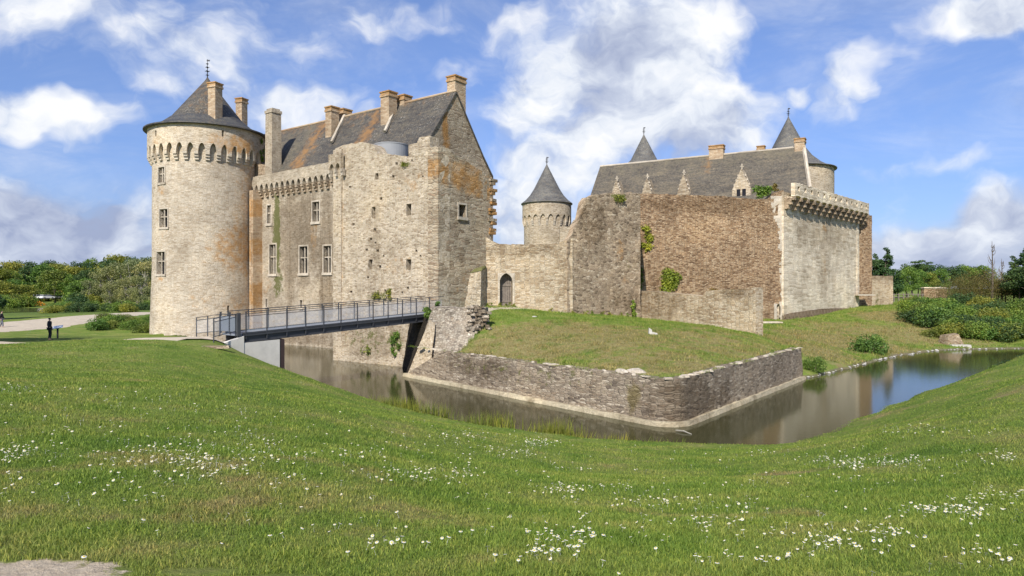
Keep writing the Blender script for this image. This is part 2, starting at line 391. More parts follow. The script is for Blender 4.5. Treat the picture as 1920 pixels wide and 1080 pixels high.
M['gable'] = stone('brownish rubble stone', [(0.20, 0.15, 0.10), (0.33, 0.27, 0.19), (0.40, 0.34, 0.25), (0.48, 0.42, 0.32), (0.30, 0.22, 0.15)], (0.38, 0.34, 0.27), 2.8, 9.0, ua=0.6, stain=0.3, pits=0.6, rubble=0.5)
M['streaked'] = stone('weather streaked stone', [(0.32, 0.27, 0.20), (0.44, 0.39, 0.31), (0.51, 0.46, 0.37), (0.40, 0.34, 0.26)], (0.44, 0.40, 0.32), 3.0, 8.5, streak=0.12, stain=0.3, pits=0.5, rubble=0.25, dirt=(0.36, 0.31, 0.25))
M['curtain'] = stone('warm cream stone', [(0.33, 0.25, 0.16), (0.46, 0.37, 0.25), (0.53, 0.45, 0.33), (0.57, 0.50, 0.38)], (0.46, 0.40, 0.31), 2.6, 8.5, stain=0.3, pits=0.45)
M['grey'] = stone('grey weathered rubble', gain=(1.55, 1.46, 1.33), cols=[(0.10, 0.08, 0.06), (0.215, 0.175, 0.13), (0.28, 0.235, 0.18), (0.19, 0.15, 0.11), (0.36, 0.32, 0.26)], mortar=(0.24, 0.20, 0.155), su=3.0, sv=6.8, stain=0.4, pits=0.5, rubble=0.4, base_stain=0.15)
M['brown'] = stone('brown rubble stone', [(0.14, 0.085, 0.05), (0.31, 0.205, 0.12), (0.41, 0.29, 0.18), (0.48, 0.37, 0.25), (0.23, 0.145, 0.085)], (0.34, 0.27, 0.195), 3.2, 9.0, stain=0.3, pits=0.7, rubble=0.3, bump=0.9)
M['white'] = stone('whitish dressed stone', [(0.50, 0.44, 0.36), (0.66, 0.60, 0.52), (0.74, 0.69, 0.61), (0.80, 0.755, 0.68)], (0.62, 0.57, 0.49), 1.7, 4.6, ua=0.42, gain=(0.98, 0.92, 0.80), stain=0.2, pits=0.5, streak=0.0, bump=0.4)
M['quay'] = stone('moat wall stone', [(0.12, 0.10, 0.085), (0.24, 0.205, 0.17), (0.31, 0.27, 0.225), (0.20, 0.16, 0.125), (0.42, 0.38, 0.33)], (0.25, 0.22, 0.18), 3.6, 13.0, ua=0.8, gain=(1.16, 1.11, 1.0), stain=0.4, pits=0.6, rubble=0.12, base_stain=0.1, lichen=(0.16, 0.125, 0.045))
M['shadowed'] = stone('dark damp stone', [(0.03, 0.026, 0.02), (0.05, 0.043, 0.034)], (0.03, 0.026, 0.02), 2.5, 7)  # shade of the gap under the bridge end, put into the stone colour
M['quay2'] = stone('pale lichened grey stone', [(0.16, 0.14, 0.12), (0.30, 0.27, 0.23), (0.38, 0.35, 0.30), (0.26, 0.22, 0.18), (0.48, 0.45, 0.40)], (0.26, 0.23, 0.19), 3.0, 8.0, stain=0.5, pits=0.7, rubble=0.3, base_stain=0.15, gain=(1.05, 1.02, .96))
M['quayfoot'] = stone('pale washed wall foot', [(0.40, 0.36, 0.28), (0.50, 0.46, 0.37), (0.46, 0.41, 0.32)], (0.46, 0.42, 0.33), 1.2, 5.0, stain=0.5, pits=0.3, bump=0.3, base_stain=.3, gain=(.92, .88, .78))
M['ashlar'] = stone('dressed grey stone', [(0.40, 0.36, 0.29), (0.47, 0.43, 0.36), (0.52, 0.48, 0.41)], (0.42, 0.38, 0.31), 1.2, 2.6, stain=0.2, pits=0.1, bump=0.25)
M['chimney'] = stone('chimney stone', [(0.34, 0.24, 0.155), (0.42, 0.33, 0.23), (0.49, 0.40, 0.29)], (0.40, 0.33, 0.24), 2.4, 6.5, stain=0.2, pits=0.2, base_lichen=0.12, bump=0.4, lichen=(0.36, 0.19, 0.06))
def slate(name, ca, cb, spots, lich, su=4.0, sv=7.0, lc=(0.30, 0.155, 0.05)):
    m, t, b = new_mat(name, 0.62, 0.35)
    uv = t.new('ShaderNodeUVMap', uv_map='UVMap').outputs[0]; geo = t.new('ShaderNodeNewGeometry').outputs['Position']
    at = t.new('ShaderNodeAttribute', attribute_name='mask'); sp = t.new('ShaderNodeSeparateColor'); t.set(sp.inputs[0], at.outputs[0])
    br = t.new('ShaderNodeTexBrick'); t.set(br.inputs['Vector'], uv); br.inputs['Scale'].default_value = 1.0
    br.inputs['Brick Width'].default_value = 1/su; br.inputs['Row Height'].default_value = 1/sv; br.inputs['Mortar Size'].default_value = 0.012
    t.set(br.inputs['Color1'], ca); t.set(br.inputs['Color2'], cb); t.set(br.inputs['Mortar'], tuple(x*0.45 for x in ca))
    c = t.mix(0.8, br.outputs[0], t.ramp(t.noise(uv, 3.5, 6, 0.75), [(0.28, (0.35, 0.35, 0.36)), (0.5, (1, 1, 1)), (0.70, (2.0, 1.9, 1.7))]), 'MULTIPLY')
    c = t.mix(1.0, c, t.ramp(t.noise(t.mapping(uv, (.35, 1.6, 1)), 1.0, 6, 0.7), [(0.32, (0.62, 0.62, 0.64)), (0.5, (1, 1, 1)), (0.68, (1.45, 1.38, 1.22))]), 'MULTIPLY')
    c = t.mix(1.0, c, t.ramp(t.noise(geo, 0.35, 5, 0.65), [(0.30, (0.70, 0.70, 0.72)), (0.5, (1, 1, 1)), (0.72, (1.35, 1.3, 1.15))]), 'MULTIPLY')
    sn = t.ss(t.noise(uv, 4.2, 4, 0.85), 0.56, 0.66); pn = t.ss(t.noise(geo, 0.5, 3, 0.6), 0.40, 0.62)
    c = t.mix(t.math('MULTIPLY', t.math('MULTIPLY', sn, pn), spots), c, (0.46, 0.44, 0.38))
    c = t.mix(t.ss(t.noise(uv, 2.2, 6, 0.8), 0.48, 0.64, 0, .6), c, (0.17, 0.135, 0.09))
    li = t.ss(t.math('ADD', t.noise(geo, 1.5, 6, 0.72), t.math('MULTIPLY', t.math('ADD', sp.outputs[0], lich), 0.42)), 0.60, 0.92)
    c = t.mix(t.math('MULTIPLY', li, 0.75), c, lc)
    mo = t.ss(t.math('ADD', t.noise(geo, 1.2, 6, 0.75), t.math('MULTIPLY', sp.outputs[2], 0.42)), 0.62, 0.80)
    c = t.mix(t.math('MULTIPLY', mo, 0.55), c, (0.15, 0.13, 0.085))
    t.set(b.inputs['Base Color'], c)
    bn = t.new('ShaderNodeBump'); bn.inputs['Strength'].default_value = 0.5; bn.inputs['Distance'].default_value = 0.03
    t.set(bn.inputs['Height'], t.math('ADD', br.outputs[1], t.math('MULTIPLY', t.noise(uv, 6, 4, 0.7), -1.0)))
    t.set(b.inputs['Normal'], bn.outputs[0])
    return m
M['slate'] = slate('dark lichened slate', (0.066, 0.062, 0.056), (0.095, 0.088, 0.075), 1.0, 0.04)
M['slate2'] = slate('grey brown slate', (0.095, 0.084, 0.066), (0.13, 0.115, 0.09), 0.3, 0.0)
M['slate3'] = slate('smooth grey slate', (0.12, 0.12, 0.113), (0.15, 0.147, 0.137), 0.3, 0.0)
M['lead'] = slate('dark flashing slate', (0.06, 0.062, 0.065), (0.075, 0.078, 0.08), 0.1, 0.0)
def plain(name, col, rough=0.6, metal=0.0, spec=0.4, var=0.15, nscale=3.0, alpha=None):
    m, t, b = new_mat(name, rough, spec); b.inputs['Metallic'].default_value = metal
    geo = t.new('ShaderNodeNewGeometry').outputs['Position']
    k = t.ramp(t.noise(geo, nscale, 5, 0.65), [(0.3, (1-var,)*3), (0.7, (1+var,)*3)])
    t.set(b.inputs['Base Color'], t.mix(1.0, col, k, 'MULTIPLY'))
    if alpha is not None: b.inputs['Alpha'].default_value = alpha
    return m
M['glass'] = plain('dark window', (0.016, 0.016, 0.019), 0.4, 0, 0.15, 0.4, 1.5)
M['void'] = plain('dark opening', (0.012, 0.011, 0.010), 0.9, 0, 0.1)
M['steel'] = plain('blue grey painted steel', (0.048, 0.050, 0.055), 0.45, 0.0, 0.5, 0.15)
M['steel_l'] = plain('pale galvanised steel', (0.22, 0.245, 0.28), 0.45, 0.2, 0.5, 0.12)
M['drum'] = plain('grey zinc sheet', (0.27, 0.28, 0.29), 0.7, 0.0, 0.3, 0.08, 1.0)
M['concrete'] = plain('pale concrete', (0.60, 0.565, 0.50), 0.9, 0, 0.2, 0.12, 1.5)
M['rust'] = plain('dark brown pier steel', (0.055, 0.036, 0.032), 0.8, 0, 0.3)
M['iron'] = plain('iron finial', (0.06, 0.06, 0.065), 0.5, 0.5, 0.5)
M['wood'] = plain('weathered wood', (0.20, 0.17, 0.14), 0.85, 0, 0.2, 0.35, 6.0)
M['whitestone'] = plain('white stone', (0.46, 0.44, 0.39), 0.85, 0, 0.2, 0.15, 4)
M['bark'] = plain('bark', (0.13, 0.105, 0.08), 0.9, 0, 0.2, 0.4, 4)
M['palebark'] = plain('pale bark', (0.27, 0.25, 0.20), 0.9, 0, 0.2, 0.3, 4)
M['skin'] = plain('skin', (0.50, 0.32, 0.24), 0.6); M['darkcloth'] = plain('dark navy cloth', (0.018, 0.019, 0.026), 0.9)
M['hair'] = plain('dark hair', (0.02, 0.015, 0.012), 0.7); M['whitecloth'] = plain('white cloth', (0.7, 0.7, 0.7), 0.9)
M['greycloth'] = plain('grey cloth', (0.12, 0.13, 0.16), 0.9)
M['carwhite'] = plain('white car paint', (0.75, 0.75, 0.75), 0.3, 0, 0.5, 0.03); M['carglass'] = plain('car glass', (0.03, 0.035, 0.04), 0.1, 0, 0.6)
M['cargrey'] = plain('silver car paint', (0.38, 0.38, 0.40), 0.3, 0.3, 0.5, 0.03); M['tyre'] = plain('tyre rubber', (0.02, 0.02, 0.02), 0.85)
# balustrade mesh infill: fine wire net seen as a veil
m, t, b = new_mat('fine wire net', 0.5, 0.4); t.set(b.inputs['Base Color'], (0.50, 0.52, 0.54))
uvn = t.new('ShaderNodeUVMap', uv_map='UVMap').outputs[0]
sxx = t.new('ShaderNodeSeparateXYZ'); t.set(sxx.inputs[0], t.mapping(uvn, (26, 26, 1)))
g1 = t.math('LESS_THAN', t.math('FRACT', sxx.outputs[0]), 0.16); g2 = t.math('LESS_THAN', t.math('FRACT', sxx.outputs[1]), 0.16)
t.set(b.inputs['Alpha'], t.math('MAXIMUM', g1, g2)); M['net'] = m
def leafmat(name, ca, cb, cc, rough=0.55, sp=0.25, trans=0.25):
    m, t, b = new_mat(name, rough, sp)
    g = t.new('ShaderNodeNewGeometry'); oi = t.new('ShaderNodeObjectInfo')
    c = t.ramp(g.outputs['Random Per Island'], [(0.0, ca), (0.5, cb), (1.0, cc)])
    c = t.mix(1.0, c, (1.85, 1.72, 1.4), 'MULTIPLY')
    n = t.noise(g.outputs['Position'], 0.55, 4, 0.6)
    c = t.mix(1.0, c, t.ramp(n, [(0.32, (0.60, 0.66, 0.62)), (0.5, (1, 1, 1)), (0.70, (1.45, 1.32, 1.0))]), 'MULTIPLY')
    c = t.mix(1.0, c, t.ramp(oi.outputs['Random'], [(0.0, (0.75, 0.85, 0.85)), (1.0, (1.3, 1.12, 0.95))]), 'MULTIPLY')
    t.set(b.inputs['Base Color'], c)
    tr = t.new('ShaderNodeBsdfTranslucent'); t.set(tr.inputs[0], t.mix(1.0, c, (1.3, 1.5, 0.6), 'MULTIPLY'))
    mx = t.new('ShaderNodeMixShader'); mx.inputs[0].default_value = trans
    out = [x for x in t.n if x.type == 'OUTPUT_MATERIAL'][0]
    t.l.new(b.outputs[0], mx.inputs[1]); t.l.new(tr.outputs[0], mx.inputs[2]); t.l.new(mx.outputs[0], out.inputs[0])
    return m
M['leaf'] = leafmat('fresh green leaves', (0.035, 0.075, 0.018), (0.07, 0.125, 0.03), (0.11, 0.17, 0.045))
M['leaf_dark'] = leafmat('dark green leaves', (0.014, 0.032, 0.014), (0.026, 0.055, 0.022), (0.045, 0.08, 0.03), trans=0.12)
M['leaf_olive'] = leafmat('olive green leaves', (0.055, 0.08, 0.018), (0.10, 0.125, 0.03), (0.15, 0.165, 0.045))
M['leaf_grey'] = leafmat('grey green willow leaves', (0.07, 0.09, 0.045), (0.12, 0.14, 0.08), (0.17, 0.185, 0.115))
M['leaf_brown'] = leafmat('brownish bare twigs', (0.065, 0.055, 0.022), (0.10, 0.085, 0.032), (0.14, 0.115, 0.05))
M['leaf_yellow'] = leafmat('yellow green ivy', (0.075, 0.11, 0.02), (0.13, 0.17, 0.03), (0.18, 0.21, 0.045))
M['leaf_orange'] = leafmat('orange brown leaves', (0.24, 0.10, 0.02), (0.36, 0.17, 0.03), (0.42, 0.22, 0.05))

# ------------------------------------------------------------ terrain
def inside(poly, x, y):
    x = np.asarray(x, float); y = np.asarray(y, float); r = np.zeros(x.shape, bool); n = len(poly)
    for i in range(n):
        x1, y1 = poly[i]; x2, y2 = poly[(i+1) % n]
        c = ((y1 > y) != (y2 > y)); xi = (x2-x1)*(y-y1)/((y2-y1) if y2 != y1 else 1e-9)+x1
        r ^= c & (x < xi)
    return r
def dist_poly(poly, x, y, closed=True):
    x = np.asarray(x, float); y = np.asarray(y, float); d = np.full(x.shape, 1e9); n = len(poly)
    for i in range(n if closed else n-1):
        x1, y1 = poly[i]; x2, y2 = poly[(i+1) % n]; dx, dy = x2-x1, y2-y1
        tt = np.clip(((x-x1)*dx+(y-y1)*dy)/(dx*dx+dy*dy+1e-12), 0, 1)
        d = np.minimum(d, np.hypot(x-x1-tt*dx, y-y1-tt*dy))
    return d
class TPS:
    def __init__(s, pts, lam=0.02):
        P = np.array(pts, float); s.p = P[:, :2]; n = len(P)
        d = np.hypot(s.p[:, None, 0]-s.p[None, :, 0], s.p[:, None, 1]-s.p[None, :, 1])
        K = s.k(d)+lam*np.eye(n); A = np.zeros((n+3, n+3)); A[:n, :n] = K; A[:n, n] = 1; A[:n, n+1:] = s.p; A[n, :n] = 1; A[n+1:, :n] = s.p.T
        s.w = np.linalg.solve(A, np.concatenate([P[:, 2], np.zeros(3)]))
    def k(s, d): return d   # biharmonic in 3d sense: smooth but without wild swings
    def __call__(s, x, y):
        n = len(s.p); r = s.w[n]+s.w[n+1]*x+s.w[n+2]*y
        for i in range(n): r = r+s.w[i]*s.k(np.hypot(x-s.p[i, 0], y-s.p[i, 1]))
        return r
NEAR = [(-31, 64), (-24, 54), (-17, 44), (-12, 38.6), (-9, 36.5), (-6, 33.5), (-3.5, 30.5), (-1.3, 28.5), (.84, 27.1), (2.8, 26), (4.75, 25.4), (6.6, 25), (8.5, 24.8), (10.1, 25), (12.5, 27), (16, 30.5), (19, 33.5), (24, 37.5), (30, 42), (40, 48), (60, 54), (85, 56)]
FAR = [(85, 72), (60, 68), (48, 65.2), (44, 64.6), (39.7, 63.5), (32.6, 58), (26, 51.2), (21, 46), (19.3, 44.0)]
BL, BC, BR = (-7.2, 45.0), (6.7, 28.2), (18.5, 43.7)      # foot of the barbican wall
WPOLY = NEAR+FAR+[(18.2, 44.6), (6.7, 29.4), (-5.9, 45.4), (-6.6, 50.2), (-8, 51.2), (-13.6, 55.6), (-10.2, 63.6), (-17.2, 68.8), (-27.5, 77.5), (-33, 74), (-36, 66)]
BARB = [(-7.2, 45.0), (6.7, 28.2), (18.5, 43.7), (19.0, 47), (14.0, 58), (6, 60), (-1, 58), (-6.8, 50.4)]
LOWP = [(-8.5, 44.6), (-3.75, 40.3), (-2.9, 42.2), (-2.1, 44.9), (-4.9, 45.0), (-6.6, 50.3), (-8.5, 50.3)]
outer = [(x, y, 0.06) for x, y in NEAR[2:-1]]+[(x, y, 0.06) for x, y in FAR[:-1]]+[
 (0, 0, 4.6), (0, 4, 4.18), (-5, 4, 4.2), (6, 4, 4.2), (-20, 4, 4.3), (20, 4, 4.5), (0, -20, 5), (-50, -15, 4.5), (50, -15, 5), (-50, 15, 3.9), (50, 15, 4.6), (80, 30, 4.5),
 (0, 8, 3.32), (4, 8, 3.3), (1, 14, 2.0), (6.6, 14, 2.2), (8.1, 14, 2.7), (11, 15, 3.25), (4, 20, 1.0), (7, 20, 1.0), (10.5, 20, 1.35), (14, 20, 2.3), (18, 22, 3.1),
 (12.2, 25.2, .35), (14, 27, .45), (16.4, 28.4, .95), (18.2, 29.4, 1.35), (21.7, 31.2, 2.0), (24.8, 33, 2.6), (30, 36, 3.2), (40, 38, 3.6), (28, 20, 3.9), (60, 42, 4),
 (-6, 15, 3.6), (-2, 8, 3.75), (-4, 16, 2.95), (-.75, 16, 2.1), (-7, 28, 1.65), (-8.5, 31.5, 1.25), (-6.3, 30, .75), (-3.7, 28.4, .35), (-1.2, 27.2, .15), (-9.9, 33.5, 1.4), (-12.5, 34, 2.2), (-12, 31, 2.5),
 (-16, 22, 3.45), (-12, 14, 3.85), (-14.5, 32.5, 3.0), (-15.5, 35, 3.25), (-17, 38.5, 2.95), (-17, 35, 3.15), (-20, 38, 2.75), (-23.5, 40, 2.45), (-26, 30, 3.05), (-30, 42, 2.3),
 (-33, 49.5, 1.9), (-45, 50, 1.95), (-34, 43, 2.2), (-47, 58, 1.9), (-60, 60, 1.8), (-33, 62, 1.4), (-40, 66, 1.1), (-42, 76, 1.1), (-38, 71, 1.0), (-60, 110, 1.8), (-57, 96, 1.9), (-52, 80, 1.7), (-90, 80, 1.3),
 (-120, 160, 1.0), (-150, 120, 1.2), (-200, 220, 1.5), (-40, 120, 1.5), (0, 150, 3), (-80, 250, 2), (60, 250, 4), (160, 200, 4), (-250, 50, 1.5), (250, 60, 4.5), (-120, -60, 5), (120, -60, 5),
 (16, 55, 2.3), (20, 51, 1.7), (17.8, 50, 2.5), (22, 56, 1.6), (24, 64, 1.9), (28.5, 73.5, 2.25), (31, 74, 2.2), (24, 72, 2.4), (14, 70, 2.6), (38, 80, 2.35), (47, 90, 3.1), (49, 95, 3.3), (35, 68, 1.2), (44, 78, 2.2), (52, 96, 3.4), (54, 84, 3.4), (60, 80, 3.2), (75, 84, 3.6), (60, 74, 1.6), (48, 72, 1.4), (80, 78, 2.2), (70, 100, 3.7), (100, 110, 4),
 (0, 56, 4), (5, 62, 3.5), (0, 75, 3.5), (20, 95, 3.5), (-20, 90, 3)]
inner = [(-4.9, 44.8, 3.0), (-5.6, 44.4, 2.4), (6.7, 29.4, 1.93), (0, 37.2, 1.95), (-3.5, 41.4, 1.93), (12.6, 36.8, 1.93), (17.6, 43.6, 1.93), (-1.2, 45, 3.35), (-1.6, 47, 3.95), (-3.5, 47.5, 4.1), (-4.5, 49, 4.05), (-2, 51, 4.35), (0, 52.3, 4.35), (4.4, 53.3, 3.75), (3, 45, 3.5),
 (8, 46, 3.4), (10.8, 59.5, 3.25), (13, 55, 3.05), (17.8, 50, 2.5), (6, 38, 2.9), (8, 53, 3.6), (19, 47, 1.7), (14, 45, 2.9), (0, 41, 2.7), (9, 34.5, 2.35), (14, 58, 2.6), (6, 60, 3.5), (-1, 58, 4), (12, 41, 2.6)]
TO, TI = TPS(outer), TPS(inner)
def height(x, y):
    x = np.asarray(x, float); y = np.asarray(y, float)
    h = TO(x, y); h = np.where(np.hypot(x, y) > 220, 1.8+(h-1.8)*np.exp(-(np.hypot(x, y)-220)/120), h)
    wob = 0.25*np.sin(x*1.7+y*.6)+0.18*np.sin(y*2.3-x*.9)
    inw = inside(WPOLY, x, y); dw = dist_poly(WPOLY, x, y)
    land = np.maximum(h, np.minimum(0.05+0.28*dw, 0.30+0.02*wob))
    bump = 0.035*np.sin(x*.83+1.3*np.sin(y*.4))*np.sin(y*.71+x*.21)+0.018*np.sin(x*2.1+y*.3)*np.sin(y*1.7-x*.5)
    z = np.where(inw, -np.minimum(1.3, 0.45*dw+0.03), land+bump)
    ib = inside(BARB, x, y); db = dist_poly(BARB, x, y); e = dist_poly([BL, BC, BR], x, y, closed=False)
    zi = TI(x, y)+bump*.7
    k = np.clip(np.where(ib, db, -db)/3.0+.5, 0, 1); k = np.where(e < 2.6, np.where(ib & (e > .42), 1.0, 0.0), k); k = k*k*(3-2*k)
    k = np.where((dist_poly([(-7.2, 45), (-6.8, 50.4)], x, y, closed=False) < 1.6), np.where(ib & (dist_poly([(-7.2, 45), (-6.8, 50.4)], x, y, closed=False) > .9), 1.0, 0.0), k)
    z = z*(1-k)+np.maximum(zi, 1.9)*k
    lo = inside(LOWP, x, y)
    return np.where(lo, np.minimum(z, -.6), z)
def H(x, y): return float(height(np.array([x]), np.array([y]))[0])
def ground_px(px, py, y0=3.0, y1=400.0):
    r = (px-960)/F; s = (540-py)/F; Y = y0
    ys = np.geomspace(y0, y1, 900); hz = height(r*ys, ys); g = EYE+s*ys-hz; k = np.argmax(g < 0)
    if not (g < 0).any(): return None
    a, b = ys[max(0, k-1)], ys[k]; Y = (a+b)/2; return r*Y, Y, float(hz[k])
def gmask(x, y):
    """r = dry brown grass, g = bare sand or soil, b = lush rough growth"""
    def e(cx, cy, rx, ry, s=1.0): return s*np.clip(1.3-1.3*(((x-cx)/rx)**2+((y-cy)/ry)**2), 0, 1)
    dry = np.maximum.reduce([e(-1.6, 5.2, 2.4, 1.0, .26), e(3.0, 40, 10, 7, .78), e(11, 40, 8, 6, .66), e(-2, 42, 3, 3, .5), e(7, 33, 5, 4, .7), e(14, 45, 5, 5, .5), e(45, 80, 6, 7, .95), e(42, 70, 8, 6, .8), e(30, 62, 9, 7, .85), e(22, 54, 7, 7, .85), e(36, 70, 9, 8, .7), e(58, 92, 8, 2.5, .9),
        e(5, 12.5, 1.6, .5, .6), e(-3.6, 7.2, 3.5, 1.2, .3), e(18.5, 22, 4, 1.0, .5), e(15, 27.5, 2.5, 1.2, .5), e(12.5, 25.8, 1.5, .5, .5), e(2.6, 7.2, 2.6, .8, .3)])
    sand = np.maximum.reduce([e(-2.75, 3.75, .75, .33, 1.3), e(-1.75, 3.85, .3, .12, .8), e(-1.3, 3.75, .35, .1, .7), e(5, 12.2, .9, .16, .8), e(17.6, 20, .7, .2, .6)])
    lush = np.maximum.reduce([e(60, 78, 14, 9, 1), e(75, 74, 18, 10, 1), e(-52, 95, 9, 12, .5), e(-90, 130, 40, 45, .7), e(26, 39, 8, 1.8, .7), e(-40, 63, 5, 5, .6)])
    return dry, sand, lush
def axis(*segs):
    a = []
    for (s, e, d) in segs: a += list(np.arange(s, e, d))
    return np.array(a+[segs[-1][1]])
xs = np.concatenate([-np.geomspace(2500, 62, 26)[:-1], axis((-62, -16, .9), (-16, 24, .34), (24, 62, .9)), np.geomspace(62, 2500, 26)[1:]])
ys = np.concatenate([-np.geomspace(400, 3, 10)[:-1], axis((-3, 2, 1.0), (2, 12, .28), (12, 24, .45), (24, 56, .34), (56, 110, 1.0)), np.geomspace(110, 4500, 30)[1:]])
X, Y = np.meshgrid(xs, ys); Z = height(X, Y); nx, ny = len(xs), len(ys)
me = bpy.data.meshes.new('ground'); V = np.stack([X, Y, Z], -1).reshape(-1, 3)
ii = np.arange(nx*ny).reshape(ny, nx); Q = np.stack([ii[:-1, :-1], ii[:-1, 1:], ii[1:, 1:], ii[1:, :-1]], -1).reshape(-1, 4)
def fast_mesh(name, V, Q, smooth=False):
    me = bpy.data.meshes.new(name); k = Q.shape[1]
    me.vertices.add(len(V)); me.vertices.foreach_set('co', V.astype(np.float32).ravel())
    me.loops.add(Q.size); me.loops.foreach_set('vertex_index', Q.astype(np.int32).ravel())
    me.polygons.add(len(Q)); me.polygons.foreach_set('loop_start', (np.arange(len(Q))*k).astype(np.int32))
    me.update(calc_edges=True); me.validate()
    if smooth: me.polygons.foreach_set('use_smooth', [True]*len(Q))
    return me
me = fast_mesh('ground', V, Q, True)
dm, sm_, lm = gmask(X.ravel(), Y.ravel())
ca = me.color_attributes.new('mask', 'FLOAT_COLOR', 'POINT'); ca.data.foreach_set('color', np.stack([dm, sm_, lm, np.ones_like(dm)], -1).astype(np.float32).ravel())
def grass_color(t, geo, sp):
    c = t.ramp(t.noise(geo, 0.55, 6, 0.68), [(0.30, (0.098, 0.162, 0.028)), (0.43, (0.142, 0.204, 0.038)), (0.55, (0.186, 0.228, 0.052)), (0.70, (0.255, 0.245, 0.088))])
    c = t.mix(1.0, c, t.ramp(t.noise(geo, 7.0, 5, 0.75), [(0.28, (0.74, 0.77, 0.72)), (0.5, (1, 1, 1)), (0.72, (1.25, 1.2, 1.1))]), 'MULTIPLY')
    if sp is not None:
        d = t.ss(t.math('ADD', t.noise(geo, 1.1, 6, 0.7), t.math('MULTIPLY', sp.outputs[0], 0.40)), 0.56, 0.84)
        c = t.mix(t.math('MULTIPLY', d, 0.82), c, t.ramp(t.noise(geo, 2.6, 5, 0.7), [(0.35, (0.21, 0.155, 0.07)), (0.65, (0.31, 0.255, 0.125))]))
        l = t.math('MULTIPLY', sp.outputs[2], 0.9, clamp=True)
        c = t.mix(l, c, t.ramp(t.noise(geo, 0.8, 6, 0.75), [(0.35, (0.04, 0.075, 0.02)), (0.65, (0.10, 0.15, 0.035))]))
        s = t.ss(t.math('ADD', t.noise(geo, 3.0, 6, 0.75), t.math('MULTIPLY', sp.outputs[1], 0.55)), 0.78, 0.90)
        c = t.mix(s, c, t.ramp(t.noise(geo, 12, 4, 0.7), [(0.3, (0.46, 0.37, 0.26)), (0.7, (0.64, 0.54, 0.40))]))
    return c
m, t, b = new_mat('mown grass ground', 0.95, 0.08)
geo = t.new('ShaderNodeNewGeometry').outputs['Position']; at = t.new('ShaderNodeAttribute', attribute_name='mask'); sp = t.new('ShaderNodeSeparateColor'); t.set(sp.inputs[0], at.outputs[0])
gc = grass_color(t, geo, sp)
sz = t.new('ShaderNodeSeparateXYZ'); t.set(sz.inputs[0], geo)
mud = t.ss(t.math('ADD', sz.outputs[2], t.math('MULTIPLY', t.noise(geo, 1.5, 4, .7), -0.22)), -0.02, 0.07, 1, 0)
gc = t.mix(t.math('MULTIPLY', mud, .8), gc, (0.16, 0.135, 0.09)); t.set(b.inputs['Base Color'], gc)
bn = t.new('ShaderNodeBump'); bn.inputs['Strength'].default_value = 0.9; bn.inputs['Distance'].default_value = 0.08
t.set(bn.inputs['Height'], t.math('ADD', t.noise(geo, 9, 6, 0.8), t.math('MULTIPLY', t.noise(geo, 2, 3, 0.6), 1.0))); t.set(b.inputs['Normal'], bn.outputs[0])
M['ground'] = m; me.materials.append(m)
g = bpy.data.objects.new('ground', me); COL.objects.link(g); tag(g, kind='structure')

# water of the moat
m, t, b = new_mat('moat water', 0.085, 0.5); b.inputs['IOR'].default_value = 1.33; b.inputs['Specular IOR Level'].default_value = 0.38
geo = t.new('ShaderNodeNewGeometry').outputs['Position']
t.set(b.inputs['Base Color'], t.ramp(t.noise(geo, 0.08, 4, 0.6), [(0.35, (0.030, 0.031, 0.010)), (0.65, (0.046, 0.045, 0.015))]))
bn = t.new('ShaderNodeBump'); bn.inputs['Strength'].default_value = 0.10; bn.inputs['Distance'].default_value = 0.02
t.set(bn.inputs['Height'], t.math('ADD', t.noise(t.mapping(geo, (1.0, 1.6, 1)), 2.2, 4, 0.6), t.math('MULTIPLY', t.noise(geo, 9.0, 2, 0.5), .35))); t.set(b.inputs['Normal'], bn.outputs[0])
M['water'] = m
mb = MB(); mb.poly([(-48, 20, 0), (100, 20, 0), (100, 82, 0), (-48, 82, 0)]); o = mb.build('water', m, fixn=False); tag(o, kind='structure')
mb = MB(); pts = [(-140, 117), (-104, 120), (-88, 127), (-84, 134), (-92, 143), (-106, 151), (-150, 151)]
zp = max(H(x, y) for x, y in pts)+.06; mb.poly([(x, y, zp) for x, y in pts]); o = mb.build('pond_water', m, fixn=False); tag(o, kind='structure')

# sandy paths draped over the ground
m, t, b = new_mat('pale sandy path', 0.95, 0.1); geo = t.new('ShaderNodeNewGeometry').outputs['Position']
t.set(b.inputs['Base Color'], t.ramp(t.noise(geo, 2.5, 7, 0.72), [(0.3, (0.40, 0.33, 0.24)), (0.7, (0.56, 0.49, 0.38))])); M['sand'] = m
def path(name, pts, w0, w1, n=60, lift=0.035):
    P_ = [Vector((p[0], p[1], 0)) for p in pts]; mb = MB(); prev = None
    L = [0]
    for a, c in zip(P_, P_[1:]): L.append(L[-1]+(c-a).length)
    for i in range(n+1):
        s = L[-1]*i/n; k = max(j for j in range(len(L)) if L[j] <= s+1e-9); k = min(k, len(P_)-2)
        q = P_[k].lerp(P_[k+1], (s-L[k])/(L[k+1]-L[k])); d = (P_[k+1]-P_[k]).normalized(); nn = Vector((-d.y, d.x, 0)); wd = (w0+(w1-w0)*i/n)/2
        row = []
        for j in range(9):
            o = -1+2*j/8; e = wd*(1+.18*nz(s*.35, o*9, 1.0)) if abs(o) == 1 else wd
            r = q+nn*o*e; row.append(mb.vert((r.x, r.y, H(r.x, r.y)+(lift if abs(o) < 1 else -.03))))
        if prev:
            for j in range(8): mb.face([prev[j], prev[j+1], row[j+1], row[j]])
        prev = row
    return tag(mb.build(name, M['sand'], fixn=True), kind='structure')
path('path', [(-70, 40), (-56, 58), (-55, 78), (-60, 112), (-50, 135), (-20, 150)], 15, 4.0, 90, .05)
path('path', [(-48, 48), (-38, 46.5), (-30, 43.2), (-22, 39.3), (-17, 36.9), (-14.6, 35.2)], 3.4, 6.0, 60, .07)
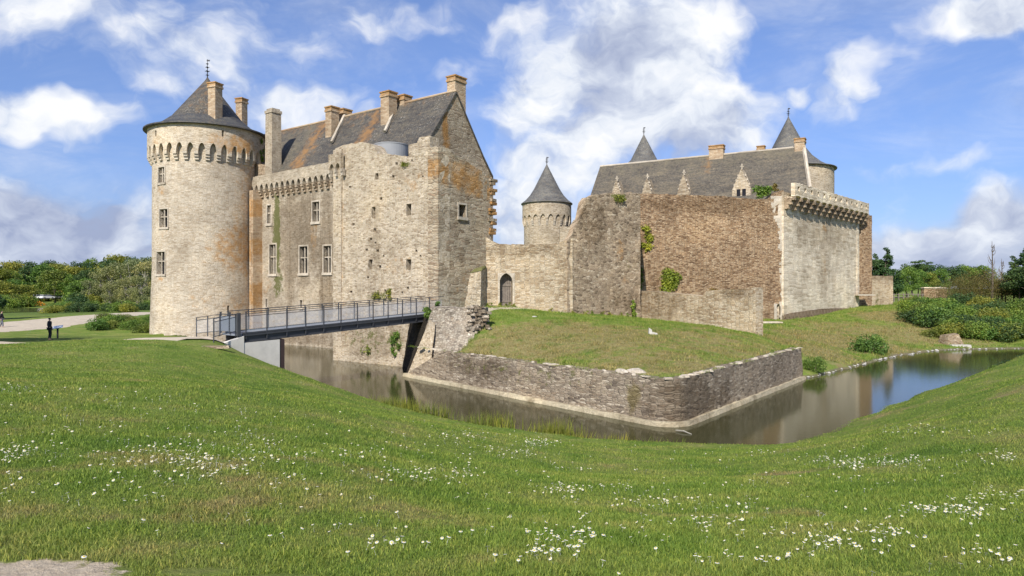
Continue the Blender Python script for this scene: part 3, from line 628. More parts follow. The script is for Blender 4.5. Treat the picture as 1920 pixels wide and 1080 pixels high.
path('path', [(-2.2, 48.2), (-1.4, 50.2), (0.2, 51.6), (1.0, 52.6)], 1.2, 1.6, 14)

# ============================================================ castle pieces
A = Vector((-0.8, 0.6)); B = Vector((0.6, 0.8)); C1 = Vector((-5.2, 48.1))
def v2(o, a=0.0, b=0.0): q = Vector(o)+A*a+B*b; return (q.x, q.y)
def jag(seed, amp, f=0.9): return lambda u: amp*(nz(u*f, seed, 0)+.6*nz(u*f*3.1, seed, 4))
def corbel_mesh(name, w, depths, hs, mat, lean=0):
    mb = MB(); z = 0
    for d, h in zip(depths, hs): mb.box((0, -d/2+.05, z+h/2), (w, d+.1, h-.015)); z += h
    o = mb.build(name, mat); return o
def finial(parent, x, y, z, h):
    mb = MB(); mb.tube([(x, y, z-.4), (x, y, z+h)], [.07, .02], 6)
    for k, r in ((.18, .20), (.38, .28), (.58, .22), (.76, .16)):
        zz = z+h*k
        mb.tube([(x, y, zz-.09), (x, y, zz), (x, y, zz+.09)], [.03, r*.62, .03], 8)
        mb.box((x, y, zz), (r*2.0, .05, .05)); mb.box((x, y, zz), (.05, r*2.0, .05))
    mb.box((x+.10, y, z+h*.93), (.34, .03, .16))
    return mb.build('finial', M['iron'], parent)
def chimney(parent, c, w, d, z0, z1, rz, nm='chimney', caps=True, mat=None):
    mb = MB(); n = 5
    for i in range(n):
        za, zb = z0+(z1-.55-z0)*i/n, z0+(z1-.55-z0)*(i+1)/n
        mb.box((c[0]+.02*nz(i, c[0], 1), c[1], (za+zb)/2), (w, d, zb-za+.002), rz)
    mb.box((c[0], c[1], z1-.45), (w+.16, d+.16, .2), rz, mask=(.5, 0, 0)); mb.box((c[0], c[1], z1-.24), (w+.06, d+.06, .24), rz, mask=(.8, 0, 0)); mb.box((c[0], c[1], z1-.06), (w+.2, d+.2, .12), rz, mask=(1, 0, 0))
    return mb.build(nm, mat or M['chimney'], parent, merge=False)
def machic_ring(parent, P, u0, u1, n, z_c, z_a, z_t, out, bodyR, mat, cw=.28, ch=.8, cusp=True, T=.5, steps=3, vis=None, cmat=None):
    """parapet on arches carried by n corbels; P is the plane of the parapet's outer face"""
    pitch = (u1-u0)/n; hw = (pitch-cw)/2
    def bot(u):
        q = (u-u0) % pitch; x = abs(q-pitch/2)
        if x >= hw-1e-6: return z_c
        k = x/hw; return z_c+(z_a-z_c)*math.sqrt(max(0, 1-k**1.7))
    ex = []
    for i in range(n):
        c = u0+pitch*(i+.5)
        for k in (-1, -.999, -.94, -.8, -.55, -.28, 0, .28, .55, .8, .94, .999, 1): ex.append(c+hw*k)
    proto = None
    for i in range(n+(0 if P_closed(P, u0, u1) else 1)):
        u = u0+pitch*i; q = P(u, z_c, 0); q2 = P(u, z_c, 1.0); dd = (q2-q); rz = math.atan2(dd.y, dd.x)-math.pi/2
        if vis and not vis(u): continue
        if proto is None:
            proto = corbel_mesh('corbel', cw, [out*.4, out*.72, out*1.0][-steps:], [ch/steps]*steps, cmat or M['ashlar']); o = proto
        else: o = proto.copy(); COL.objects.link(o)
        o.parent = parent; o.matrix_parent_inverse = Matrix.Translation(parent.location).inverted(); b0 = P(u, z_c, out); o.location = (b0.x, b0.y, z_c-ch+.02); o.rotation_euler = (0, 0, rz)
    return bot, ex
def P_closed(P, u0, u1): return isinstance(P, Cyl) and abs((u1-u0)-P.L) < .01

# ---------------------------------------------------------------- great round tower
TC = (-33.0, 74.0)
tw = empty('round_tower', (TC[0], TC[1], 0), label='big cream round tower at the left, its slate cone carrying two chimneys', cat='tower')
def rel(o, p):    # parent while keeping world place
    o.parent = p; o.matrix_parent_inverse = Matrix.Translation(-Vector(p.location)); return o
_build = MB.build
def build_rel(s, name, mats, parent=None, **kw):
    o = _build(s, name, mats, None, **kw)
    if parent is not None:
        if parent.type == 'EMPTY': o.parent = parent; o.matrix_parent_inverse = (Matrix.Translation(parent.location) @ Matrix.Rotation(parent.rotation_euler.z, 4, 'Z')).inverted()
        else: o.parent = parent
    return o
MB.build = build_rel
def adopt(parent, o):
    o.parent = parent
    if parent.type == 'EMPTY': o.matrix_parent_inverse = Matrix.Translation(parent.location).inverted()
    return o
PT = Cyl(TC, 5.35, .035, 8)
wins = [rect(PT, 303, 328, 11, 29), rect(PT, 307, 409, 15, 34), rect(PT, 302, 493, 15, 42)]
slit = rect(PT, 427, 581, 4, 16)
mk = mpx(PT, [(0, 440, 470, 60, 60, .75), (0, 455, 400, 35, 140, .45), (0, 385, 560, 50, 30, .3), (0, 440, 575, 40, 35, .5), (0, 303, 357, 8, 10, .7), (0, 307, 436, 9, 9, .6), (0, 301, 520, 9, 8, .9), (1, 460, 450, 26, 190, .35), (0, 462, 330, 14, 60, .5)])
hl = math.pi*PT.R
grid_wall('wall', PT, -hl, hl, -1.0, 21.4, M['tower'], tw, holes=wins+[slit], T=1.2, du=.55, dv=.55, mask=mk, jit=.02, closed=True, back=False)
for h in wins: window(tw, PT, h)
window(tw, PT, slit, cross=False, surround=0, nm='arrow_slit', mat='void')
PD = Cyl(TC, 5.8); n = 34; hl = math.pi*PD.R; zc, za, zt = 19.5, 20.4, 22.45
bot, ex = machic_ring(tw, PD, -hl, hl, n, zc, za, zt, .45, 5.35, M['tower'], cw=.40, ch=.8)
slot = [rect(PD, 292, 250, 3, 11), rect(PD, 418, 250, 4, 12)]
grid_wall('parapet', PD, -hl, hl, bot, zt, M['tower'], tw, holes=slot, us_extra=ex, T=.35, du=.5, dv=.5, jit=.012, closed=True, mask=mpx(PD, [(0, 440, 275, 45, 26, .9), (0, 410, 262, 30, 16, .7), (0, 293, 265, 10, 16, .5)]))
rc = lathe('roof', TC[0], TC[1], [(.0, 28.7), (.30, 28.2), (3.65, 23.85), (3.75, 23.75), (4.6, 23.05), (5.5, 22.55), (6.15, 22.38), (6.15, 22.26), (5.3, 22.3), (0.0, 22.4)], M['slate'], None, 64, False)
adopt(tw, rc)
for p in rc.data.polygons: p.use_smooth = True
me_ = rc.data; cl = me_.color_attributes['mask'].data
for i, vv in enumerate(me_.vertices):
    if vv.co.z > 26.6 or (vv.co.z > 23.6 and abs(math.atan2(vv.co.x-TC[0], -(vv.co.y-TC[1]))-.25) < .22): cl[i].color = (.3, 0, .3, 1)
fl_ = lathe('roof_skirt', TC[0], TC[1], [(3.78, 23.79), (4.62, 23.10), (5.52, 22.60), (6.2, 22.43), (6.2, 22.30)], M['lead'], None, 64, True); adopt(tw, fl_)
adopt(tw, finial(None, TC[0]-.02, TC[1], 28.5, 2.1))
def at(px, Y): return ((px-960)/F*Y, Y)
def zpx(py, Y): return EYE+(540-py)/F*Y
c = at(403.5, 70.8); chimney(tw, c, .95, 1.0, 22.4, zpx(154, 70.4), -.35)
c = at(453, 76.6); chimney(tw, c, .85, .9, 22.0, zpx(185, 76.6), -.35)

# ---------------------------------------------------------------- residential wing with steep roof
wg = empty('castle_wing', (*v2(C1, 20, 9), 0), label='castle wing with mullioned windows, streaked wall and steep dark slate roof', cat='castle wing')
PW = Plane(v2(C1, 6, 6.8), v2(C1, 36.5, 6.8))
wl = [rect(PW, 505, 402, 8, 34), rect(PW, 592.5, 397, 13, 37), rect(PW, 511.5, 486, 12, 55), rect(PW, 569.5, 487, 15, 50), rect(PW, 614, 486, 14, 50)]
ws = [rect(PW, 500, 568, 3, 15), rect(PW, 565, 570, 5, 15)]
mw = mpx(PW, [(1, 560, 440, 50, 120, .8), (1, 612, 500, 18, 160, 1.0), (1, 545, 440, 14, 170, .9), (2, 519, 440, 9, 115, 1.0), (2, 522, 530, 10, 34, .8), (2, 505, 520, 8, 60, .35), (0, 588, 430, 12, 60, .45), (0, 500, 530, 12, 30, .4), (1, 560, 635, 90, 12, 1.0), (0, 488, 480, 8, 190, .25)])
grid_wall('wall', PW, 0, PW.L, -1.2, 16.2, M['streaked'], wg, holes=wl+ws, T=1.0, du=.55, dv=.55, mask=mw, jit=.03)
for h in wl: window(wg, PW, h, surround=.16)
for h in ws: window(wg, PW, h, cross=False, surround=0.10, nm='arrow_slit', mat='void')
PPa = Plane(v2(C1, 11.4, 6.3), v2(C1, 36.5, 6.3)); n = 27; u1 = 24.8
bot, ex = machic_ring(wg, PPa, 0.25, u1, n, 16.15, 16.72, 17.6, .5, 0, M['streaked'], cw=.34, ch=.8, cmat=M['grey'], vis=lambda u: True)
grid_wall('parapet', PPa, 0.25, u1, bot, lambda u: 17.95-.35*u/24+.05*nz(u, 0, 2), M['streaked'], wg, us_extra=ex, T=.4, du=.5, dv=.45, jit=.015)
# roof: ridge at offset 11.3 behind the block's face, gable 8.4 back from its corner
GA = 8.4; rid = 11.35; ez = 16.6; rz_ = 23.75; hwid = 5.2
def roof_side(name, sgn, a0, a1, mat, parent, org=C1, rid=rid, rz=rz_, hw=hwid, ez=ez, th=.22, mask=None, nu=44, nv=12, flare=0.5, dirs=(A, B), sag=.05):
    mb = MB(); g = []
    for i in range(nu+1):
        row = []
        for j in range(nv+1):
            k = j/nv; a = a0+(a1-a0)*i/nu; z = rz-(rz-ez)*(k*(1-.0)+0)+flare*0.0+sag*nz(a*.25, k*2, sgn)+ (flare*max(0, k-.72)**1.5*1.2); off = hw*k+flare*max(0, k-.75)*1.2
            q = Vector(org)+dirs[0]*a+dirs[1]*(rid+sgn*off); row.append((q.x, q.y, z, a, k))
        g.append(row)
    ids = [[mb.vert(p[:3], mask(p[3], p[4]) if mask else (0, 0, 0)) for p in r] for r in g]; ids2 = [[mb.vert((p[0], p[1], p[2]-th)) for p in r] for r in g]
    Ls = math.hypot(rz-ez, hw)
    for i in range(nu):
        for j in range(nv):
            u = [(g[i][j][3], j/nv*Ls), (g[i+1][j][3], j/nv*Ls), (g[i+1][j+1][3], (j+1)/nv*Ls), (g[i][j+1][3], (j+1)/nv*Ls)]
            mb.face([ids[i][j], ids[i+1][j], ids[i+1][j+1], ids[i][j+1]], u); mb.face([ids2[i][j], ids2[i+1][j], ids2[i+1][j+1], ids2[i][j+1]], u)
    for j in range(nv):
        for i in (0, nu): mb.face([ids[i][j], ids[i][j+1], ids2[i][j+1], ids2[i][j]])
    for i in range(nu):
        mb.face([ids[i][nv], ids[i+1][nv], ids2[i+1][nv], ids2[i][nv]]); mb.face([ids[i][0], ids[i+1][0], ids2[i+1][0], ids2[i][0]])
    return mb.build(name, mat, parent)
def rmask(a, k):
    m = .25 if k < .12 else 0
    for c0, ww in ((18.3, 1.3), (27.0, 1.5)):
        d = abs(a-(c0-k*.3))/(ww*(1+.8*k)); m = max(m, .8*max(0, 1-d))
    if a > 20 and k < .3: m = max(m, .45*(1-k/.35))
    return (m, 0, .5 if a > 28 else .1)
roof_side('roof', -1, GA-.1, 41, M['slate'], wg, mask=rmask, hw=4.15, ez=rz_-4.15*(rz_-ez)/hwid, flare=0.0)
roof_side('roof', 1, GA-.1, 41, M['slate'], wg, mask=rmask)
mb = MB(); r0, r1 = v2(C1, GA-.12, rid), v2(C1, 41, rid); mb.tube([(r0[0], r0[1], rz_+.02), (r1[0], r1[1], rz_+.02)], .12, 6); mb.build('ridge', M['chimney'], wg)
# stone gable
PG = Plane(v2(C1, GA, rid-hwid-.35), v2(C1, GA, rid+hwid+.25)); Wg = PG.L
def gtop(u):
    k = abs(u-(hwid+.35))/(hwid); return max(ez-.05, rz_+.0-(rz_-ez)*min(k, 1.0)-.06) if k < 1.0 else ez-.1
mg = mpx(PG, [(0, 835, 240, 5, 50, 1.35), (0, 850, 190, 6, 18, .8), (0, 838, 262, 7, 20, 1.2)])
grid_wall('gable', PG, 0, Wg, 0, gtop, M['gable'], wg, us_extra=[hwid+.35], T=.8, du=.4, dv=.5, mask=mg, jit=.03)
PB_ = Plane(v2(C1, GA, rid+hwid-.2), v2(C1, 40, rid+hwid-.2))
grid_wall('rear_wall', PB_, 0, PB_.L, 0, ez, M['streaked'], wg, T=-.7, du=1.5, dv=1.5, jit=0)
# chimneys on ridge
def wchim(px, off, w, d, ztop_py, zb, Pl=None):
    Pr = Plane(v2(C1, GA, rid+off), v2(C1, 40, rid+off)); u, z = Pr.uv(px, ztop_py); q = Pr(u, 0, 0); return (q.x, q.y), z
rza = math.atan2(A.y, A.x)
for px, off, w, d, py, zb in ((623, -1.25, .95, 1.0, 201, 20), (645, .45, 1.15, 1.1, 206, 21), (729, -1.15, 1.15, 1.05, 173, 20), (757, .35, 1.15, 1.0, 180, 21)):
    c, z = wchim(px, off, w, d, py, zb); chimney(wg, c, w, d, zb, z, rza)
for px, py in ((640, 238), (740, 207)):     # slanting stone flashings beside the stacks
    c0, z0 = wchim(px+12, -.3, 0, 0, 205, 0); Pr = Plane(v2(C1, GA, rid-2.6), v2(C1, 40, rid-2.6)); u, z = Pr.uv(px-17, py+25); q = Pr(u, 0, -.1)
    mb = MB(); c1_, z1_ = wchim(px+6, .1, 0, 0, 205, 0)
    mb.tube([(c1_[0], c1_[1], rz_+.2), (q.x, q.y, rz_-2.6*(rz_-ez)/hwid+.28)], .17, 5); mb.build('stone_flashing', M['ashlar'], wg)
c = v2(C1, GA+.95, rid+1.15); chimney(wg, c, 1.0, 1.5, 20.5, zpx(145, c[1]), rza)
PS = Plane(v2(C1, 6, 7.1), v2(C1, 36.5, 7.1)); u, z = PS.uv(512.5, 205); q = PS(u, 0, 0)
mb = MB(); zt_ = z; mb.box((q.x, q.y, (16.5+zt_-.5)/2), (1.25, 1.2, zt_-.5-16.5), rza, taper=.92, mask=(0, .2, 0)); mb.box((q.x, q.y, zt_-.35), (1.3, 1.25, .3), rza); mb.box((q.x, q.y, zt_-.1), (1.0, .95, .2), rza)
mb.build('chimney', M['streaked'], wg, merge=False)
# broken masonry between tower and stack
PBk = Plane(v2(C1, 29.0, 6.9), v2(C1, 37, 6.9)); u, z = PBk.uv(500, 300); ua, _ = PBk.uv(472, 300)
grid_wall('broken_wall', PBk, min(u, ua)-.2, max(u, ua), 15.8, lambda x: 18.6+.5*nz(x*2, 1, 0)+max(0, (x-u))*.35, M['grey'], wg, T=1.2, du=.3, dv=.4, jit=.08)
# quoin strip with small slots where wing meets tower
PQ = Plane(v2(C1, 33.0, 5.7), v2(C1, 35.4, 5.7)); u, _ = PQ.uv(472, 450)
sl_ = [(u-.10, u+.02, zpx(y, 75)-.8, zpx(y, 75)+.8) for y in (397, 455, 488, 535, 578)]
grid_wall('quoin_strip', PQ, u-.24, u+.45, 0, 16.1, M['chimney'], wg, holes=[s+(.2,) for s in sl_], T=1.6, du=.3, dv=.6, jit=.01, mask=lambda a, z: ((.75 if math.sin(z*1.35+1) > .1 else .1), 0, 0))

# ---------------------------------------------------------------- projecting block in front of the wing
bk = empty('square_tower', (*v2(C1, 6, 3), 0), label='pale flat topped block of rubble stone with small square windows, standing beside the footbridge', cat='tower')
PF = Plane(v2(C1, 11.52, 0), v2(C1, 0, 0), batter=0.012, zb=0)   # u runs from the left edge to the near corner
def ftop(u):
    p = [(0, 17.05), (1.0, 17.25), (3.5, 17.15), (4.6, 16.75), (5.0, 16.1), (7, 15.75), (8.3, 15.45), (9.0, 15.9), (11.52, 15.8)]
    for (a, b_), (c_, d_) in zip(p, p[1:]):
        if u <= c_+1e-6: return b_+(d_-b_)*(u-a)/(c_-a)+.09*nz(u*2.3, 0, 5)+.05*nz(u*7, 0, 5)
    return 15.8
wb = [rect(PF, 698, 398, 7, 21), rect(PF, 764, 393, 9, 22), rect(PF, 693, 496, 7, 19), rect(PF, 764.5, 496, 9, 20), rect(PF, 703, 330, 6, 12)]
mf = mpx(PF, [(0, 633, 470, 10, 140, .75), (0, 633, 380, 8, 70, .4), (0, 640, 600, 14, 60, .4), (0, 760, 345, 70, 22, .38), (0, 740, 490, 40, 30, .3), (0, 812, 310, 6, 40, .6), (1, 700, 460, 14, 130, .5), (1, 690, 625, 60, 60, .85), (2, 712, 556, 30, 14, .6), (2, 742, 640, 14, 30, .8), (2, 690, 640, 50, 32, .45), (1, 770, 570, 60, 30, .3), (2, 756, 308, 14, 6, .8)])
rr = random.Random(6); put = []
for (px, py) in [(733, 330), (655, 350), (640, 312), (712, 372), (700, 430), (695, 448), (707, 470), (684, 468), (716, 480), (690, 520), (712, 500), (780, 470), (785, 480), (720, 545), (655, 547), (752, 548), (815, 486), (765, 540), (703, 455), (770, 300), (742, 306), (790, 330), (661, 420)]:
    k = rr.uniform(3.0, 5.0); h_ = rect(PF, px+rr.uniform(-2, 2), py, k, k*rr.uniform(.8, 1.2)); put.append(h_+(.22,))
put = [h for i, h in enumerate(put) if all(h[1] < q[0]-.02 or h[0] > q[1]+.02 or h[3] < q[2]-.02 or h[2] > q[3]+.02 for q in wb+put[:i])]
grid_wall('front_wall', PF, 0, 11.52, -1.3, ftop, M['block'], bk, holes=wb+put, T=1.1, du=.42, dv=.5, mask=mf, jit=.032, hd=.6)
for h in wb: window(bk, PF, h, cross=False, surround=0, D=.6, nm='window_opening', mat='void')
PRt = Plane(v2(C1, 0, 0), v2(C1, 0, 5.98))
wr = [rect(PRt, 866.5, 395.5, 13, 23)]
mr = mpx(PRt, [(0, 868, 330, 44, 34, .95), (0, 832, 325, 16, 26, 1.1), (0, 890, 345, 30, 30, .9), (0, 835, 290, 6, 20, .8), (0, 866, 540, 36, 26, .35), (1, 850, 480, 30, 60, .3), (0, 915, 360, 8, 40, .9)])
def rtop(u): return 15.8-1.35*(u/5.98)**1.1+.08*nz(u*3, 2, 2)
grid_wall('side_wall', PRt, 0, 5.98, 0, rtop, M['gable'], bk, holes=wr, T=1.0, du=.4, dv=.5, mask=mr, jit=.05, hd=.7)
window(bk, PRt, wr[0], cross=False, surround=.14, D=.65, mat='void')
PLt = Plane(v2(C1, 11.52, 0), v2(C1, 11.52, 6.8)); grid_wall('side_wall', PLt, 0, 6.8, -1.3, 16.9, M['block'], bk, T=-1.0, du=.8, dv=.8, jit=.03)
PRr = Plane(v2(C1, 0, 5.9), v2(C1, 8.4, 5.9)); grid_wall('back_wall', PRr, 0, 8.4, 0, 14.3, M['gable'], bk, T=-.9, du=.8, dv=.8, jit=.03)
mb = MB(); mb.poly([(*v2(C1, 1.0, .9), 14.25), (*v2(C1, 10.6, .9), 14.9), (*v2(C1, 10.6, 6.8), 14.9), (*v2(C1, 1.0, 5.1), 14.25)]); mb.build('roof_terrace', M['grey'], bk, fixn=False)
# toothing stones left where a wall was broken off
mb = MB(); rr = random.Random(3)
for i in range(17):
    z = zpx(437-i*6.2, 52.9); q = PRt(5.98+rr.uniform(-.05, .12), z, .25); w_ = rr.uniform(.45, .95)
    if i % 3 != 2: mb.box((q.x, q.y+.1, z), (w_, .9, .22), math.atan2(B.y, B.x)+rr.uniform(-.2, .2), mask=(rr.choice([.3, .9, 1.1]), .3, 0))
mb.build('toothing_stones', M['gable'], bk, merge=False)
# stub of walling with the white rendered side, and fragment of machicolation on the left corner
PSt = Plane(v2(C1, 4.6, 2.0), v2(C1, 1.5, 2.0)); ua, _ = PSt.uv(766, 270); ub, _ = PSt.uv(806, 270)
grid_wall('parapet_stub', PSt, ua, ub, 14.2, lambda u: (zpx(262, 51) if u < ua+(ub-ua)*.42 else zpx(250, 50.6))+.05*nz(u*4, 1, 1), M['cream'], bk, T=1.0, du=.25, dv=.35, jit=.04, holes=[(ua+.05, ua+.36, 15.7, 16.1, .3)])
PFf = Plane(v2(C1, 11.72, -.3), v2(C1, 10.2, -.3)); bot, ex = machic_ring(bk, PFf, .0, 1.5, 2, zpx(322, 55.5), zpx(311, 55.5), 16.9, .3, 0, M['block'], cw=.2, ch=.55, steps=2)
grid_wall('parapet_fragment', PFf, 0, 1.5, bot, lambda u: zpx(292, 55.3)+.05*nz(u*5, 1, 1), M['block'], bk, us_extra=ex, T=.3, du=.4, dv=.4, jit=.02, mask=lambda u, v: (.4 if v > 16.6 else 0, .3, 0))
mb = MB(); q0 = v2(C1, 4.5, 2.6); PX = Plane(v2(C1, 8, 2.6), v2(C1, 2, 2.6)); u, _ = PX.uv(733.5, 275); q = PX(u, 0, 0); N = 40; Rr = 1.33; z0, z1 = 14.4, zpx(268.5, q.y-1)
for k in range(N):
    a, b_ = 2*math.pi*k/N, 2*math.pi*(k+1)/N; p = lambda a, r, z: (q.x+r*math.cos(a), q.y+r*math.sin(a), z)
    mb.poly([p(a, Rr, z0), p(b_, Rr, z0), p(b_, Rr, z1), p(a, Rr, z1)]); mb.poly([p(a, Rr, z1), p(b_, Rr, z1), p(b_, 0.0, z1+.12), p(a, 0.0, z1+.12)][:3]+[]) ; mb.poly([p(a, Rr+.03, z1-.03), p(b_, Rr+.03, z1-.03), p(b_, Rr+.03, z1+.05), p(a, Rr+.03, z1+.05)])
    mb.poly([p(a, Rr+.03, z1+.05), p(b_, Rr+.03, z1+.05), (q.x, q.y, z1+.12)])
o = mb.build('stair_cover', M['drum'], bk)
# leaning buttress between block and curtain wall
bt = empty('buttress', (-2.9, 51.6, 4), label='stepped stone buttress leaning on the block left of the pointed gate', cat='buttress')
mb = MB(); P5 = Plane(v2(C1, -.0, 3.0), v2(C1, 0, 5.5))
b0 = [(-3.65, 50.2, 3.5), (-2.35, 50.6, 3.5), (-2.0, 52.2, 3.5), (-3.3, 51.6, 3.5)]; t0 = [(-3.2, 50.9, 6.9), (-2.3, 51.0, 7.1), (-2.0, 52.2, 7.3), (-3.0, 51.6, 7.2)]
mb.hexa(b0, t0, mask=(.1, .3, 0)); adopt(bt, mb.build('shaft', M['cream'], None))
mb = MB(); mb.hexa([(-3.25, 50.85, 6.9), (-2.25, 50.95, 7.1), (-1.95, 52.2, 7.3), (-3.05, 51.6, 7.2)], [(-2.9, 51.3, 7.25), (-2.25, 51.35, 7.35), (-1.98, 52.2, 7.5), (-2.95, 51.7, 7.4)], mask=(0, 0, 1.2)); adopt(bt, mb.build('cap', M['cream'], None))

# ---------------------------------------------------------------- curtain wall with gate
cw = empty('rampart', (1, 53, 4), label='low cream curtain wall with a small pointed gate beside the pale block', cat='wall')
PC = Plane((-2.35, 52.3), (4.75, 53.4))
def ctop(u):
    t_ = [(0, zpx(437, 52.3)), (.5, zpx(447, 52.4)), (1.5, zpx(458, 52.6)), (5.5, zpx(458, 53)), (6.4, zpx(452, 53.2)), (7.3, zpx(445, 53.3))]
    for (a, b_), (c_, d_) in zip(t_, t_[1:]):
        if u <= c_: return b_+(d_-b_)*(u-a)/(c_-a)+.07*nz(u*3, 3, 3)+.05*nz(u*9, 3, 3)
    return t_[-1][1]
gt = rect(PC, 949, 543, 24, 62)
mc = mpx(PC, [(1, 985, 468, 90, 16, .8), (0, 980, 540, 30, 40, .2), (1, 1055, 520, 14, 70, .5), (1, 920, 560, 20, 20, .3)])
grid_wall('wall', PC, 0, PC.L, 2.6, ctop, M['curtain'], cw, holes=[gt], T=1.3, du=.38, dv=.42, mask=mc, jit=.04, hd=.7)
def gothic(parent, P, h, D=.6, fr=.16, gate=True, mat='ashlar'):
    u0, u1, v0, v1 = h[:4]; c = (u0+u1)/2; hw = (u1-u0)/2; sp_ = v1-hw*1.35; f = MB(); N = 8
    def arc(k):   # half outline from spring to apex
        th = k*math.radians(68); r = hw*1.6; return (c-hw+r-r*math.cos(th), sp_+r*math.sin(th)*((v1-sp_)/(r*math.sin(math.radians(68)))))
    for sgn in (-1, 1):
        for i in range(N):
            (ua, va), (ub, vb) = arc(i/N), arc((i+1)/N); ua = c+sgn*(c-ua) if sgn > 0 else ua; ub = c+sgn*(c-ub) if sgn > 0 else ub
            e = u1+.01 if sgn > 0 else u0-.01
            f.poly([P(ua, va, -.03), P(ub, vb, -.03), P(e, vb, -.03), P(e, va, -.03)], [(ua, va), (ub, vb), (e, vb), (e, va)])
            f.poly([P(ua, va, -.03), P(ub, vb, -.03), P(ub, vb, D), P(ua, va, D)])
    ubox(f, P, u0-fr, u0, v0, v1, -.05, .1); ubox(f, P, u1, u1+fr, v0, v1, -.05, .1)
    g_ = MB()
    if gate:
        k = 6
        for i in range(k):
            a = u0+(u1-u0)*i/k; ubox(g_, P, a+.015, a+(u1-u0)/k-.015, v0, v1-.02, D-.12, D-.04)
        ubox(g_, P, u0, u1, v0+.3, v0+.42, D-.16, D-.12); ubox(g_, P, u0, u1, v1-1.0, v1-.88, D-.16, D-.12)
    bkp = MB(); bkp.poly([P(u0-.02, v0, D-.01), P(u1+.02, v0, D-.01), P(u1+.02, v1+.02, D-.01), P(u0-.02, v1+.02, D-.01)])
    o = f.build('gate_surround', M[mat], parent)
    if gate: g_.build('gate', M['wood'], parent)
    bkp.build('gate_recess', M['void'], parent)
gothic(cw, PC, gt, .7)

# ---------------------------------------------------------------- grey ruined wall and the brown wall
gw = empty('wall_ruin', (9, 63, 3), label='grey weathered ruined wall with a ragged sloping edge, right of the pointed gate', cat='wall')
PGr = Plane((4.35, 53.2), (10.95, 58.2))
PGn = Plane((10.95, 58.2), (13.5, 72.6))
def ppt(P, lst): return sorted([P.uv(px, py) for px, py in lst])
def prof(pts, jt=.1, f=2.0, seed=1.0):
    def fn(u):
        if u <= pts[0][0]: z = pts[0][1]
        elif u >= pts[-1][0]: z = pts[-1][1]
        else:
            for (a, b_), (c_, d_) in zip(pts, pts[1:]):
                if u <= c_: z = b_+(d_-b_)*(u-a)/(c_-a+1e-9); break
        return z+jt*(nz(u*f, seed, 0)+.6*nz(u*f*3, seed, 5))
    return fn
pts = ppt(PGr, [(1064, 452), (1072, 440), (1076, 425), (1086, 412), (1088, 398), (1092, 380), (1099, 370), (1115, 365), (1140, 362), (1190, 362)])
mgr = mpx(PGr, [(0, 1163, 470, 16, 30, .4), (2, 1176, 500, 8, 26, .35), (0, 1170, 520, 12, 14, .3), (1, 1110, 420, 30, 60, .5), (1, 1160, 570, 50, 40, .4), (2, 1160, 368, 16, 6, 1.0)])
grid_wall('wall', PGr, 0, PGr.L, 0, prof(pts, .16, 2.6, 4), M['grey'], gw, T=.5, du=.4, dv=.45, mask=mgr, jit=.09)
grid_wall('return_wall', PGn, 0.1, PGn.L, 0, 13.2, M['grey'], gw, T=-1.2, du=1, dv=1, jit=0)
bw = empty('wall_ruin', (21, 73, 2), label='big windowless wall of brown rubble below the long roof, bush on its top', cat='wall')
PBr = Plane((13.3, 72.4), (29.9, 75.2))
pts = ppt(PBr, [(1186, 366), (1200, 363), (1300, 366), (1360, 368), (1420, 374), (1448, 372), (1452, 362), (1470, 356), (1478, 352)])
dr = rect(PBr, 1459.5, 584.5, 7, 30)
mbr = mpx(PBr, [(1, 1330, 385, 160, 22, .75), (1, 1440, 400, 60, 50, .4), (1, 1205, 450, 14, 90, .5)])
grid_wall('wall', PBr, 0, PBr.L, 0, prof(pts, .10, 1.7, 6), M['brown'], bw, holes=[dr], T=1.5, du=.42, dv=.45, mask=mbr, jit=.07, hd=.5)
gothic(bw, PBr, dr, .5, .3, True)
mb = MB(); rr = random.Random(12); z = 2.0
while z < 15.8:
    h_ = rr.uniform(.22, .4); k = (z-2)/14; w_ = rr.uniform(.1, .55)+(.8 if z > 13 else 0)*rr.random()+.6*max(0, k-.35); L_ = PBr.L-.02
    if not (z < 4.6 and w_ > .5): ubox(mb, PBr, L_-w_, L_, z, z+h_, -.035, .1)
    z += h_
mb.build('quoin_edging', M['ashlar'], bw, merge=False)
# ---------------------------------------------------------------- white machicolated tower
wt = empty('square_tower', (38, 84, 2.5), label='whitish square tower crowned with corbels, near the right end of the castle', cat='tower')
PW2 = Plane((29.85, 75.0), (47.6, 93.6)); Lw = PW2.L
ztop = zpx(345, 75)
mwt = mpx(PW2, [(1, 1542, 430, 60, 60, .9), (1, 1545, 500, 14, 60, .9), (0, 1546, 428, 6, 8, .8), (0, 1546, 500, 5, 60, .4), (1, 1530, 590, 90, 10, 1.1), (1, 1480, 360, 20, 30, .8), (1, 1590, 440, 22, 60, .4)])
grid_wall('wall', PW2, 0, Lw, -.2, 16.4, M['white'], wt, T=1.2, du=.5, dv=.5, mask=lambda u, v: tuple(max(a, b_) for a, b_ in zip(mwt(u, v), (0, min(1.0, max(0, (v-13.2)*.5)), 0))), jit=.035, back=False)
PX2 = Plane((47.6, 93.6), (39, 101)); grid_wall('side_wall', PX2, 0, PX2.L, 0, 16.4, M['white'], wt, T=-1.0, du=1, dv=1, jit=0)
PP2 = Plane(tuple(PW2(0.4, 0, -1.05).xy), tuple(PW2(Lw+.8, 0, -1.05).xy))
zc2 = 15.85; bot, ex = machic_ring(wt, PP2, .1, PP2.L-.1, 13, zc2, zc2+.12, 17.3, 1.05, 0, M['white'], cw=.5, ch=1.35, cmat=M['grey'])
ph = [(.8+i*1.98, 1.40+i*1.98, 16.5, 17.0, .35) for i in range(13)]
